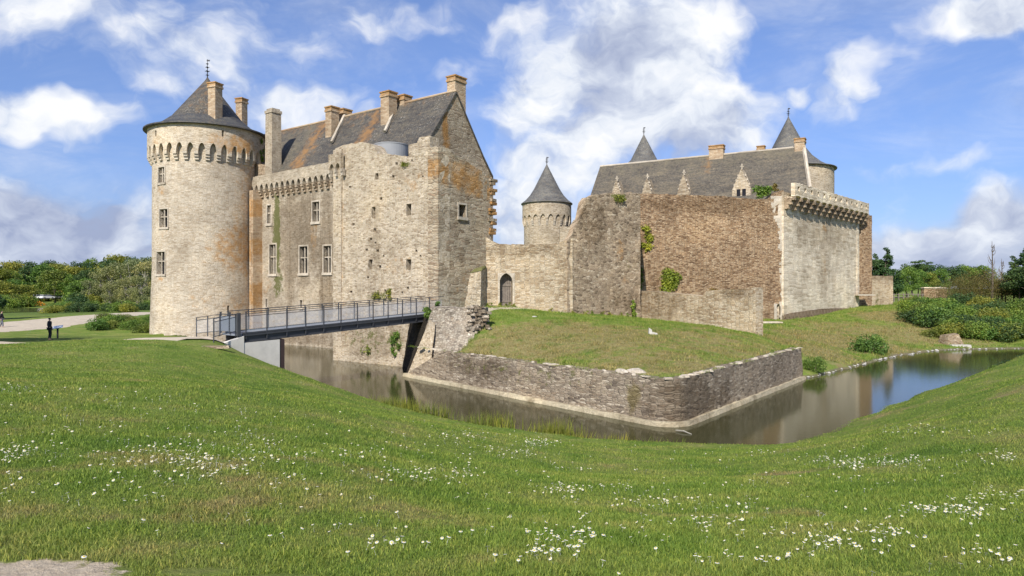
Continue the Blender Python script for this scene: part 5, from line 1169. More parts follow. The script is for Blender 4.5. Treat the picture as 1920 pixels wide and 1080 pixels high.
def tree_proto(name, mat, h, r, seed, n=4500, leaf=.34, nl=22, kind='round', z0=.22, bark='bark', trunk_r=.22, **kw):
    root = bpy.data.objects.new(name, None); COL.objects.link(root); g = random.Random(seed); lobes = make_lobes(h, r, seed, nl, z0, kind); mb = MB()
    tp = [Vector((0, 0, -.3)), Vector((.1*g.uniform(-1, 1), .1, h*.3)), Vector((.3*g.uniform(-1, 1), .2*g.uniform(-1, 1), h*.6)), Vector((.3*g.uniform(-1, 1), 0, h*.92))]
    mb.tube(tp, [trunk_r*1.3, trunk_r, trunk_r*.6, .03], 7)
    for lb in lobes[:14]:
        k = g.uniform(.3, .75); s = tp[1].lerp(tp[2], (k-.3)/.3) if k < .6 else tp[2].lerp(tp[3], (k-.6)/.32*.5); e = Vector(lb[:3]); mid = s.lerp(e, .5)+Vector((0, 0, -.2)); mb.tube([s, mid, e], [trunk_r*.42, trunk_r*.25, .02], 5)
    mb.build('trunk', M[bark], root, merge=False); obj('crown', leaf_mesh('crown', lobes, n, leaf, M[mat], **kw), root); return root
def bush_proto(name, mat, h, r, seed, n=2600, leaf=.2, nl=12, **kw):
    g = random.Random(seed); lobes = []
    for i in range(nl):
        a = g.uniform(0, 6.28); q = r*g.random()**.5*.8; s = r*g.uniform(.3, .5); z = h*g.uniform(.25, .75)*(1-.35*(q/r)); lobes.append((q*math.cos(a), q*math.sin(a), z, s, s, min(s, h*.42)))
    root = bpy.data.objects.new(name, None); COL.objects.link(root); mb = MB()
    for lb in lobes[:8]: mb.tube([(0, 0, -.1), (lb[0]*.5, lb[1]*.5, lb[2]*.5), lb[:3]], [.05, .035, .01], 5)
    mb.build('stems', M['bark'], root, merge=False); obj('foliage', leaf_mesh('foliage', lobes, n, leaf, M[mat], **kw), root); return root
USED = set()
def place(proto, x, y, s, label, cat, group=None, z=None, sz=None, rz=None):
    o = proto if proto not in USED else copy_tree(proto); USED.add(proto)
    o.location = (x, y, H(x, y) if z is None else z); o.scale = (s, s, sz if sz else s); o.rotation_euler = (0, 0, random.uniform(0, 6.28) if rz is None else rz)
    return tag(o, label, cat, group)
PR = {
 'g1': tree_proto('broadleaf_tree', 'leaf', 12, 4.6, 1, 5200, .42), 'g2': tree_proto('broadleaf_tree', 'leaf_olive', 10, 4.4, 2, 4600, .40), 'g3': tree_proto('broadleaf_tree', 'leaf_dark', 13, 4.8, 3, 5200, .42),
 'w1': tree_proto('willow_tree', 'leaf_grey', 12, 4.2, 4, 4200, .34, z0=.12, bark='palebark', trunk_r=.3), 'p1': tree_proto('pine_tree', 'leaf_dark', 10, 3.6, 5, 5200, .30, nl=26, kind='flat', z0=.2, inner=.3),
 'c1': tree_proto('conifer_tree', 'leaf_dark', 12, 3.6, 6, 6500, .34, nl=40, kind='cone', z0=.08, inner=.4), 'b1': bush_proto('bush', 'leaf', 2.4, 2.0, 7, 3600, .17), 'b2': bush_proto('bush', 'leaf_dark', 2.0, 2.2, 8, 3600, .17),
 'b3': bush_proto('bush', 'leaf_olive', 1.8, 2.0, 9, 3000, .17), 'b4': bush_proto('bush', 'leaf_brown', 5.5, 4.4, 10, 9000, .16, nl=20, aspect=.3), 'b5': bush_proto('bush', 'leaf_orange', 1.8, 2.2, 11, 1500, .25)}
rr = random.Random(11)
GF = 'trees of the wood beyond the pond'; GR = 'trees beyond the right bank'
for i in range(22):
    Y_ = rr.uniform(235, 285); px = -230+i*25+rr.uniform(-8, 8); x, y = at(px, Y_); k = ['g1', 'g3', 'g2', 'g3'][i % 4]; hh = (zpx(489+rr.uniform(-5, 8)-(6 if px > 200 else 0), Y_)-1.8)/{'g1': 12, 'g2': 10, 'g3': 13}[k]
    place(PR[k], x, y, hh, {'g1': 'fresh green tree in the farthest row of the wood beyond the pond', 'g2': 'olive green tree in the farthest row of the wood beyond the pond', 'g3': 'dark green tree in the farthest row of the wood beyond the pond'}[k], 'tree', GF, sz=hh*1.0)
for i in range(24):
    Y_ = rr.uniform(192, 222); px = -200+i*20+rr.uniform(-8, 8); x, y = at(px, Y_); k = ['g2', 'g1', 'g2', 'g3', 'g1'][i % 5]; hh = (zpx(506+rr.uniform(-7, 9)-(8 if 110 > px > 60 else 0), Y_)-1.6)/{'g1': 12, 'g2': 10, 'g3': 13}[k]
    place(PR[k], x, y, hh*1.15, {'g1': 'fresh green tree in the middle row of the wood beyond the pond', 'g2': 'yellowish olive tree in the middle row of the wood beyond the pond', 'g3': 'dark tree in the middle row of the wood beyond the pond'}[k], 'tree', GF, sz=hh)
for i in range(14):
    Y_ = rr.uniform(172, 186); px = [-90, -50, -10, 20, 45, 112, 138, 158, 95, 75, 5, 170, 125, -30][i]; x, y = at(px, Y_); k = ['g2', 'g1'][i % 2]; hh = (zpx(526+rr.uniform(-6, 8), Y_)-1.4)/{'g1': 12, 'g2': 10}[k]
    if 58 < px < 145: continue
    place(PR[k], x, y, hh*1.5, {'g1': 'low fresh green tree in the front row of the wood beyond the pond', 'g2': 'low olive tree in the front row of the wood beyond the pond'}[k], 'tree', GF, sz=hh)
for i, (px, Y_, yt) in enumerate([(168, 165, 522), (190, 168, 505), (208, 166, 498), (226, 170, 488), (243, 163, 492), (258, 168, 482), (272, 160, 486), (285, 165, 480), (235, 155, 520), (262, 152, 515), (300, 166, 478), (205, 158, 530)]):
    x, y = at(px, Y_); hh = (zpx(yt, Y_)-1.4)/12; place(PR['w1'], x, y, hh*1.0, 'grey green willow with pale trunk, in the clump left of the big round tower', 'tree', 'willows left of the big round tower', sz=hh)
# pale trunks seen in the willow clump
for i, (px, y0, y1) in enumerate([(228, 570, 522), (243, 560, 490), (268, 560, 486)]):
    Y_ = 161.; x, y = at(px, Y_); mb = MB(); z0 = H(x, y); mb.tube([(0, 0, -.2), (.3, 0, (zpx(y1, Y_)-z0)*.5), (-.5, 0, zpx(y1, Y_)-z0)], [.13, .09, .02], 6); mb.tube([(.2, 0, (zpx(y1, Y_)-z0)*.45), (1.4, .2, (zpx(y1, Y_)-z0)*.8)], [.07, .02], 5)
    o = mb.build('dead_tree', M['palebark'], None, loc=(x, y, z0)); tag(o, 'bare pale trunk standing at the front of the willow clump', 'tree', 'bare trunks in the willow clump')
for i in range(14):
    px = [120, 140, 158, 176, 195, 214, 232, 250, 268, 282, 100, 150, 205, 240][i]; Y_ = rr.uniform(118, 140); x, y = at(px, Y_); place(PR[['b1', 'b3', 'b2'][i % 3]], x, y, rr.uniform(.8, 1.3), ['bright green', 'olive', 'dark green'][i % 3]+' bush behind the sandy path, before the willow clump', 'bush', 'bushes behind the sandy path', sz=rr.uniform(.6, 1.0))
for i in range(11):
    px = 188+i*9+rr.uniform(-3, 3); Y_ = rr.uniform(72, 86); x, y = at(px, Y_); place(PR[['b1', 'b3'][i % 2]], x, y, rr.uniform(.45, .75), ['bright green', 'olive'][i % 2]+' low bush in the hollow against the left foot of the big round tower', 'bush', 'low bushes left of the big round tower', sz=rr.uniform(.45, .7))
for i in range(26):
    px = [2, 14, 26, 38, 50, 150, 160, 8, 20, 32, 44, 152, 166, 144, -10, -25, 60, 100, 118, 134, 88, 74, 108, 126, 140, 156][i]; Y_ = rr.uniform(158, 172) if px < 56 or px > 142 else rr.uniform(214, 222)
    x, y = at(px, Y_); place(PR[['b3', 'b1', 'b2'][i % 3]], x, y, rr.uniform(1.2, 1.9), ['olive', 'bright green', 'dark green'][i % 3]+' bush filling the foot of the wood beyond the pond', 'bush', 'bushes at the foot of the wood', sz=rr.uniform(1.1, 1.9))
x, y = at(64, 178); place(PR['b5'], x, y, 1.2, 'orange brown bush on the far bank of the pond', 'bush', sz=.9)
x, y = at(-42, 88); place(PR['c1'], x, y, 1.0, 'very dark conifer cut off by the left edge of the picture', 'tree', sz=.85)
sh = tree_proto('broadleaf_tree', 'leaf_dark', 11, 5.6, 31, 7000, .45, nl=26, z0=.2); place(sh, -41.5, 42.5, 1.0, 'broad dark tree left of the picture whose shade falls on the path', 'tree')
# right side
for i, (k, px, Y_, yt, w_) in enumerate([('c1', 1662, 112, 458, 1.0), ('c1', 1643, 120, 470, .9), ('p1', 1728, 150, 484, 1.0), ('p1', 1650, 118, 484, 1.1), ('g1', 1700, 125, 500, 1.1), ('g1', 1722, 128, 506, 1.0), ('g1', 1684, 122, 508, 1.0), ('g2', 1742, 130, 512, .9), ('g1', 1760, 160, 503, 1.1), ('g3', 1780, 190, 498, 1.3), ('g1', 1800, 200, 497, 1.3), ('g3', 1820, 210, 499, 1.3), ('g3', 1750, 215, 496, 1.3), ('g3', 1710, 220, 494, 1.3), ('g1', 1840, 205, 498, 1.3),
     ('c1', 1925, 92, 452, .95), ('c1', 1902, 96, 474, .9), ('g3', 1912, 92, 500, 1.1), ('g3', 1885, 97, 522, .9), ('c1', 1965, 90, 455, 1.1), ('g3', 1940, 88, 490, 1.2), ('g1', 1990, 85, 490, 1.3), ('g3', 2040, 90, 470, 1.3), ('g1', 2080, 95, 470, 1.4)]):
    x, y = at(px, Y_); z = H(x, y); h0 = {'g1': 12, 'g2': 10, 'g3': 13, 'c1': 12, 'p1': 10}[k]; hh = (zpx(yt, Y_)-z)/h0; kind = {'g1': 'fresh green leafy tree', 'g2': 'pale olive tree', 'g3': 'dark green tree', 'c1': 'dark layered conifer', 'p1': 'dark flat topped pine'}[k]
    wh = 'behind the short cream wall at the castle right end' if px < 1710 else 'in the distance beyond the low rubble wall' if px < 1850 else 'at the right edge above the bushy bank'
    place(PR[k], x, y, max(hh, .35)*w_*1.05, f'{kind} {wh}', 'tree', GR, sz=hh)
for i, (px, Y_, yt, w_) in enumerate([(1812, 98, 502, 1.0), (1842, 96, 499, 1.05), (1870, 97, 503, 1.0), (1790, 100, 520, .8)]):
    x, y = at(px, Y_); z = H(x, y); place(PR['b4'], x, y, w_, ['tall', 'tallest', 'rounded', 'smaller'][i]+' brownish twiggy bush below the bare tree on the right', 'bush', 'brownish twiggy bushes', sz=(zpx(yt, Y_)-z)/5.2)
def bare_tree(px, Y_, yt, label):
    x, y = at(px, Y_); z = H(x, y); h = zpx(yt, Y_)-z; mb = MB(); g = random.Random(4); mb.tube([(0, 0, -.2), (.1, 0, h*.5), (0, 0, h)], [.16, .10, .02], 6)
    for i in range(26):
        k = g.uniform(.25, .95); a = g.uniform(0, 6.28); l = (1.05-k)*h*.32; s = Vector((.08, 0, h*k)); e = s+Vector((math.cos(a)*l*.5, math.sin(a)*l*.5, l)); mb.tube([s, s.lerp(e, .5)+Vector((math.cos(a)*.15, 0, -.1)), e], [.04, .03, .01], 4)
    o = mb.build('bare_tree', M['bark'], None, loc=(x, y, z)); return tag(o, label, 'tree')
bare_tree(1860, 94, 452, 'tall bare tree rising from the brownish bushes on the right')
bare_tree(1878, 97, 485, 'shorter bare sapling just right of the tall bare tree')
# bushy bank on the right
rr = random.Random(17); cnt = 0
for i in range(96):
    px = rr.uniform(1708, 1990); k = rr.random(); top = 572 if px < 1900 else 580; bot_ = 640 if px > 1775 else 600+(px-1712)*.55; py = top+(bot_-top)*k
    g_ = ground_px(px, py)
    if g_ is None or g_[2] < .25 or (py < 588 and px < 1850 and i % 3) or g_[1] > 110 or g_[1] < 60: continue
    kk_ = ['b1', 'b2', 'b1', 'b3'][i % 4]; place(PR[kk_], g_[0], g_[1], rr.uniform(.6, 1.25), {'b2': 'dark green bramble bush covering the right bank of the moat', 'b1': 'bright green bush covering the right bank of the moat', 'b3': 'olive bush covering the right bank of the moat'}[kk_], 'bush', 'bushes covering the right bank', sz=rr.uniform(.5, 1.05))
g_ = (28.3, 55.0, .15)
place(PR['b1'], 30.3, 57.6, .82, 'round bright green bush alone on the far shore right of the moat wall', 'bush', sz=.85, z=.1)
place(PR['b1'], 20.1, 45.4, .42, 'small green bush behind the right end of the moat wall', 'bush', sz=.5, z=.2)
for i, (px, py, s_) in enumerate([(1858, 698, .30), (1880, 690, .36), (1905, 682, .4), (1840, 706, .22), (1930, 672, .45)]):
    r_ = (px-960)/F; Y_ = 36+i*.4; place(PR[['b2', 'b1'][i % 2]], r_*Y_, Y_, s_, ['dark', 'bright'][i % 2]+' green weeds on the near bank at the right, against the water', 'weeds', 'weeds on the near right bank', z=EYE+(540-py)/F*Y_-.45, sz=s_*.8)
for i, (px, Y_) in enumerate([(1552, 90), (1577, 88)]): pass
# ivy and shrubs on masonry
def ivy(P, px, py, rx, ry, mat, n, label, leaf=.13, d=-.12, th=.16, nm='ivy', lobes=7, cat='ivy'):
    g = random.Random(px); L = []
    for i in range(lobes):
        k = g.uniform(-1, 1); qx = px+rx*g.uniform(-.7, .7)*(1-.4*abs(k)); qy = py+ry*k*.8; u, z = P.uv(qx, qy); q = P(u, z, d); s = rx/F*q.y*g.uniform(.35, .7); L.append((q.x, q.y, z, s, s*.5 if s*.5 > th else th, max(s*.8, ry/F*q.y/lobes*1.6)))
    o = obj(nm, leaf_mesh(nm, L, n, leaf, M[mat], inner=.1)); return tag(o, label, cat)
ivy(PBr, 1252, 528, 24, 32, 'leaf_yellow', 2200, 'bright yellow green ivy patch on the brown wall above the low ruined wall', .2, lobes=14)
ivy(PBr, 1208, 448, 14, 26, 'leaf_yellow', 900, 'olive ivy patch high in the corner of the grey and brown walls', .18)
ivy(PBr, 1201, 522, 5, 22, 'leaf_yellow', 260, 'narrow green ivy strip low in the corner of the grey and brown walls', .18)
ivy(PGr, 1186, 577, 6, 17, 'leaf', 300, 'dark green ivy tuft where the grey wall meets the low ruined wall', .18)
ivy(PBr, 1436, 355, 18, 14, 'leaf', 1100, 'green bush growing on top of the brown wall below the long roof', .2, d=.6, th=.5, nm='bush', cat='bush')
ivy(PBr, 1460, 352, 9, 9, 'leaf_brown', 240, 'brownish weeds on the wall top just right of the green bush', .2, d=.6, nm='weed_tuft', cat='weeds')
ivy(PBr, 1322, 545, 8, 8, 'leaf_brown', 160, 'dry brown weeds on the middle of the low ruined wall', .16, d=-2, nm='weed_tuft', cat='weeds')
ivy(PGr, 1160, 371, 14, 5, 'leaf_olive', 260, 'olive weeds hanging from the top of the grey ruined wall', .14, nm='weed_tuft', cat='weeds')
ivy(PD, 490, 282, 5, 24, 'leaf', 420, 'green ivy on the right side of the big round tower crown', .16)
ivy(PF, 742, 643, 13, 26, 'leaf', 650, 'green ivy spreading on the foot of the pale block below the footbridge', .13)
ivy(PF, 690, 655, 16, 10, 'leaf_olive', 160, 'thin weeds on the foot of the pale block left of the ivy', .12, nm='weed_tuft', cat='weeds')
ivy(PF, 713, 555, 16, 8, 'leaf_olive', 260, 'dry olive weeds on the pale block just above the footbridge', .12, nm='weed_tuft', cat='weeds')
ivy(PF, 735, 550, 10, 12, 'leaf_olive', 220, 'taller olive weeds on the pale block, right of the dry ones', .12, nm='weed_tuft', cat='weeds')
ivy(PF, 757, 308, 9, 3, 'leaf_olive', 90, 'small weeds high on the pale block under the grey drum', .12, nm='weed_tuft', cat='weeds')
def bushat(x, y, z, r, n, mat, label, nm='bush', leaf=.11, hz=1.0):
    L = [(rr.uniform(-.5, .5)*r, rr.uniform(-.5, .5)*r, r*.5+i*r*.28*hz, r*.5, r*.5, r*.42) for i in range(4)]; o = obj(nm, leaf_mesh(nm, L, n, leaf, M[mat], inner=.1)); o.location = (x, y, z); return tag(o, label, 'weeds' if 'weed' in nm else nm)
bushat(-5.55, 45.2, 3.6, .48, 900, 'leaf', 'bright green bush where the footbridge meets the castle side', hz=1.3)
bushat(-5.0, 46.4, 4.4, .3, 260, 'leaf', 'small green shoot above the bush at the castle end of the footbridge', leaf=.1)
for i, (px, Y_, s_) in enumerate([(892, 51.5, .35), (905, 48, .3)]): pass
GW = 'weed tufts along the wall foot'
for i, px in enumerate([918, 935, 952, 963, 1095, 1108, 1127, 1140, 1160, 1175, 1030, 1072]):
    PP_ = PC if px < 1064 else PGr; u, _ = PP_.uv(px, 580); q = PP_(u, 0, -.25); bushat(q.x, q.y, H(q.x, q.y)-.1, .22+.1*rr.random(), 90, 'leaf_olive', 'little olive weed tuft at the foot of the '+('curtain wall' if px < 1064 else 'grey ruined wall'), 'weed_tuft', .10)['group'] = GW
# reed tufts at the near water edge
def reeds(px, n, h, label, seed):
    g = np.random.default_rng(seed); best = None
    r_ = (px-960)/F; ys = np.linspace(22, 48, 300); hz = height(r_*ys, ys); k = np.argmax(hz < 0.03); x, y = r_*ys[k], ys[k]
    c = g.normal(size=(n, 2))*[.45, .12]; a = g.uniform(0, 6.28, n); ln = h*(.5+.6*g.random(n)); w_ = .012+.01*g.random(n)
    b0 = np.stack([c[:, 0]-w_*np.cos(a), c[:, 1]-w_*np.sin(a), np.full(n, -.1)], 1); b1 = np.stack([c[:, 0]+w_*np.cos(a), c[:, 1]+w_*np.sin(a), np.full(n, -.1)], 1); tp = np.stack([c[:, 0]+g.normal(size=n)*.12, c[:, 1]+g.normal(size=n)*.12, ln], 1)
    me = fast_mesh('reed_tuft', np.stack([b0, b1, tp], 1).reshape(-1, 3), np.arange(n*3).reshape(n, 3)); me.materials.append(M['leaf_olive']); o = obj('reed_tuft', me); o.location = (x, y, .02); return tag(o, label, 'reeds', 'reed tufts along the near water edge')
for i, (px, n, h) in enumerate([(735, 120, .5), (752, 160, .7), (765, 120, .6), (805, 160, .7), (815, 120, .6), (900, 120, .65), (930, 160, .8), (1035, 160, .8), (1055, 140, .7), (1018, 100, .5), (1095, 60, .4), (710, 80, .5), (1150, 60, .35), (1240, 50, .3), (870, 70, .4)]):
    reeds(px, n, h, 'tuft of thin green reeds at the near water edge, before the moat wall', i)
# rubble wall and rail fence far right
rwl = empty('stone_boundary', (60, 102, 3.5), label='low rubble wall in the distance between the green trees and the brownish bushes', cat='wall')
Pz = Plane(at(1733, 104), at(1776, 104)); grid_wall('wall', Pz, 0, Pz.L, 2.8, lambda u: zpx(539.5, 104)+.12*nz(u*2, 5, 5), M['brown'], rwl, T=.8, du=.3, dv=.3, jit=.08)
grid_wall('coping', Plane(at(1733, 103.9), at(1776, 103.9)), 0, Pz.L, zpx(540.5, 104), zpx(538.4, 104), M['white'], rwl, T=.9, du=.3, dv=.3, jit=.05)
fn = empty('rail_fence', (55, 100, 3), label='weathered wooden rail fence right of the short cream wall', cat='fence')
for i in range(7):
    x, y = at(1676+i*9, 104); mb = MB(); mb.box((x, y, H(x, y)+.6), (.12, .12, 1.3)); mb.build('post', M['wood'], fn)
for h in (541, 546):
    a, b_ = at(1674, 104), at(1733, 104); mb = MB(); mb.tube([(a[0], a[1], zpx(h, 104)-.9), (b_[0], b_[1], zpx(h, 104)-.9)], .05, 5); mb.build('rail', M['wood'], fn)

# ============================================================ people, sign, cars
def skin_body(name, joints, edges, mat, parent, sub=2):
    keys = list(joints); idx = {k: i for i, k in enumerate(keys)}
    me = bpy.data.meshes.new(name); me.from_pydata([joints[k][0] for k in keys], [(idx[a], idx[b_]) for a, b_ in edges], [])
    o = bpy.data.objects.new(name, me); COL.objects.link(o); md = o.modifiers.new('skin', 'SKIN')
    for i, k in enumerate(keys):
        r = joints[k][1]; r = r if isinstance(r, tuple) else (r, r); me.skin_vertices[0].data[i].radius = r
    me.skin_vertices[0].data[0].use_root = True
    sb = o.modifiers.new('sub', 'SUBSURF'); sb.levels = sub; sb.render_levels = sub
    bpy.context.view_layer.update(); dg = bpy.context.evaluated_depsgraph_get(); me2 = bpy.data.meshes.new_from_object(o.evaluated_get(dg)); bpy.data.objects.remove(o)
    me2.name = name; me2.materials.clear(); me2.materials.append(mat); me2.polygons.foreach_set('use_smooth', [True]*len(me2.polygons)); ob = bpy.data.objects.new(name, me2); COL.objects.link(ob); ob.parent = parent; return ob
def person(x, y, rz, label, stride=0.0, bag=False, top='darkcloth', legs='darkcloth'):
    p = empty('person', (x, y, H(x, y)), rz, label=label, cat='person'); z = Vector
    def limb(s_):
        hx = .09*s_; st = stride*s_
        return {f'h{s_}': ((hx, 0, .92), (.095, .10)), f'k{s_}': ((hx, -.05+st*.5, .50), (.06, .065)), f'a{s_}': ((hx, .02+st, .09), (.042, .045)), f't{s_}': ((hx, -.14+st, .04), (.042, .03)),
                f's{s_}': ((.185*s_, 0, 1.44), .055), f'e{s_}': ((.235*s_, .03-st*.5, 1.16), .042), f'w{s_}': ((.225*s_, -.08-st*.6, .93), .028), f'p{s_}': ((.225*s_, -.11-st*.6, .86), (.036, .018))}
    J_ = {'pel': ((0, 0, .96), (.15, .105)), 'wst': ((0, 0, 1.12), (.125, .095)), 'che': ((0, 0, 1.33), (.155, .11)), 'nk0': ((0, .01, 1.50), (.055, .055)), 'nk': ((0, 0, 1.56), .05), 'hd': ((0, -.02, 1.66), (.078, .092)), 'tp': ((0, -.01, 1.72), (.06, .07))}
    E_ = [('pel', 'wst'), ('wst', 'che'), ('che', 'nk0'), ('nk0', 'nk'), ('nk', 'hd'), ('hd', 'tp')]
    for s_ in (-1, 1):
        J_.update(limb(s_)); E_ += [('pel', f'h{s_}'), (f'h{s_}', f'k{s_}'), (f'k{s_}', f'a{s_}'), (f'a{s_}', f't{s_}'), ('che', f's{s_}'), (f's{s_}', f'e{s_}'), (f'e{s_}', f'w{s_}'), (f'w{s_}', f'p{s_}')]
        for q in range(4):
            J_[f'f{s_}{q}'] = ((.225*s_+.004, -.145-stride*s_*.6+q*.02, .80+.006*abs(q-1)), .008); J_[f'g{s_}{q}'] = ((.215*s_, -.155-stride*s_*.6+q*.02, .755+.008*abs(q-1)), .007); E_ += [(f'p{s_}', f'f{s_}{q}'), (f'f{s_}{q}', f'g{s_}{q}')]
        J_[f'th{s_}'] = ((.20*s_, -.165-stride*s_*.6, .84), .009); E_.append((f'p{s_}', f'th{s_}'))
    skin_body('body', J_, E_, M['skin'], p)
    jj = {'pel': ((0, 0, .93), (.17, .13)), 'wst': ((0, 0, 1.12), (.155, .12)), 'che': ((0, 0, 1.33), (.175, .13)), 'nk0': ((0, .005, 1.49), (.085, .08))}; ee = [('pel', 'wst'), ('wst', 'che'), ('che', 'nk0')]
    for s_ in (-1, 1):
        for a, k in (('s', .075), ('e', .058), ('w', .045)): jj[f'{a}{s_}'] = (J_[f'{a}{s_}'][0], k)
        ee += [('che', f's{s_}'), (f's{s_}', f'e{s_}'), (f'e{s_}', f'w{s_}')]
    skin_body('jacket', jj, ee, M[top], p)
    jj = {'pel': ((0, 0, .95), (.155, .11))}; ee = []
    for s_ in (-1, 1):
        for a, k in (('h', (.105, .11)), ('k', (.075, .08)), ('a', (.062, .065))): jj[f'{a}{s_}'] = (J_[f'{a}{s_}'][0], k)
        ee += [('pel', f'h{s_}'), (f'h{s_}', f'k{s_}'), (f'k{s_}', f'a{s_}')]
    skin_body('trousers', jj, ee, M[legs], p)
    for s_ in (-1, 1): skin_body('shoe', {'a': ((.09*s_, .04+stride*s_, .05), (.05, .045)), 'b': ((.09*s_, -.07+stride*s_, .04), (.05, .035)), 'c': ((.09*s_, -.17+stride*s_, .035), (.042, .03))}, [('a', 'b'), ('b', 'c')], M['hair'], p, 1)
    skin_body('hair', {'a': ((0, .02, 1.62), (.082, .075)), 'b': ((0, .02, 1.70), (.088, .09)), 'c': ((0, -.01, 1.755), (.065, .075))}, [('a', 'b'), ('b', 'c')], M['hair'], p, 1)
    f = MB(); f.hexa([(-.012, -.125, 1.645), (.012, -.125, 1.645), (.012, -.09, 1.645), (-.012, -.09, 1.645)], [(-.005, -.11, 1.68), (.005, -.11, 1.68), (.005, -.09, 1.68), (-.005, -.09, 1.68)]); o = f.build('nose', M['skin'], None); o.parent = p
    if bag:
        b_ = empty('bag', (0, 0, 0)); bpy.data.objects.remove(b_)
    return p
g_ = ground_px(93, 638); person(g_[0], g_[1], 2.6, 'person in dark jacket and trousers standing alone in the shade beside the small information panel')
p2y = 73.; person(-.7475*p2y, p2y, 1.9, 'person in dark blue clothes walking on the path at the left edge', .16, top='darkcloth', legs='greycloth')
hb = MB(); x, y = -.7475*p2y-.25, p2y-.1; hb.hexa([(-.16, -.05, 0), (.16, -.05, 0), (.16, .05, 0), (-.16, .05, 0)], [(-.13, -.03, .34), (.13, -.03, .34), (.13, .03, .34), (-.13, .03, .34)]); hb.tube([(-.08, 0, .33), (-.05, 0, .5), (.05, 0, .5), (.08, 0, .33)], .012, 5)
o = hb.build('bag', M['whitecloth'], None, loc=(x, y, H(x, y)+.42)); tag(o, 'white bag carried by the walking person at the left edge', 'bag')
g_ = ground_px(108, 634); sg = empty('information_panel', (g_[0], g_[1], g_[2]), .35, label='small slanted white information panel on a dark post, on the grass by the standing person', cat='sign')
f = MB(); f.box((0, 0, .4), (.12, .10, .85)); f.box((0, 0, .82), (.2, .2, .06)); o = f.build('post', M['darkcloth'], None, merge=False); o.parent = sg
f = MB(); f.box((0, 0, 0), (.75, .45, .035)); o = f.build('panel', M['carwhite'], None); o.parent = sg; o.location = (0, 0, .95); o.rotation_euler = (.45, -.12, 0)
def car(paint):
    r = bpy.data.objects.new('parked_car', None); COL.objects.link(r); f = MB()
    pr = [(-2.1, .35), (-2.15, .75), (-1.9, .95), (-1.2, 1.02), (-.7, 1.05), (.9, 1.03), (1.9, .85), (2.1, .6), (2.05, .35)]
    for a, b_ in zip(pr, pr[1:]): f.poly([(a[0], -.85, a[1]), (b_[0], -.85, b_[1]), (b_[0], .85, b_[1]), (a[0], .85, a[1])])
    for s_ in (-.85, .85): f.poly([(x_, s_, z_) for x_, z_ in pr])
    f.poly([(-2.1, -.85, .35), (2.05, -.85, .35), (2.05, .85, .35), (-2.1, .85, .35)]); f.hexa([(-1.0, -.68, 1.40), (.35, -.68, 1.42), (.35, .68, 1.42), (-1.0, .68, 1.40)], [(-.9, -.6, 1.48), (.2, -.6, 1.49), (.2, .6, 1.49), (-.9, .6, 1.48)])
    o = f.build('body', M[paint], None, merge=False); o.parent = r
    f = MB(); f.hexa([(-1.75, -.8, 1.0), (1.1, -.8, 1.02), (1.1, .8, 1.02), (-1.75, .8, 1.0)], [(-1.05, -.66, 1.41), (.4, -.66, 1.42), (.4, .66, 1.42), (-1.05, .66, 1.41)]); o = f.build('windows', M['carglass'], None); o.parent = r
    for x_ in (-1.3, 1.3):
        for s_ in (-.8, .8): f = MB(); f.tube([(x_, s_-.1, .33), (x_, s_+.1, .33)], .33, 14); o = f.build('wheel', M['tyre'], None); o.parent = r
    return r
cw_, cg_ = car('carwhite'), car('cargrey')
CG = 'cars parked beyond the pond'
for i, (px, k, rz, lab) in enumerate([(70, cw_, .1, 'white parked car beyond the pond, leftmost of the row'), (82, cw_, .05, 'second white parked car beyond the pond, right against the first'), (94, cg_, .1, 'silver car parked third from the left beyond the pond'), (107, cg_, 1.5, 'silver car parked beyond the pond'), (112, cg_, 1.5, 'silver car parked beyond the pond'), (117, cg_, 1.5, 'silver car parked beyond the pond'), (122, cg_, 1.5, 'silver car parked beyond the pond'), (127, cg_, 1.5, 'silver car parked beyond the pond'), (132, cg_, 1.5, 'silver car parked beyond the pond'), (137, cg_, 1.5, 'silver car parked beyond the pond')]):
    x, y = at(px, 196 if i < 3 else 200); z = zpx(559, y); place(k, x, y, .80, lab, 'car', CG, z=zpx(560.5, y), rz=rz)

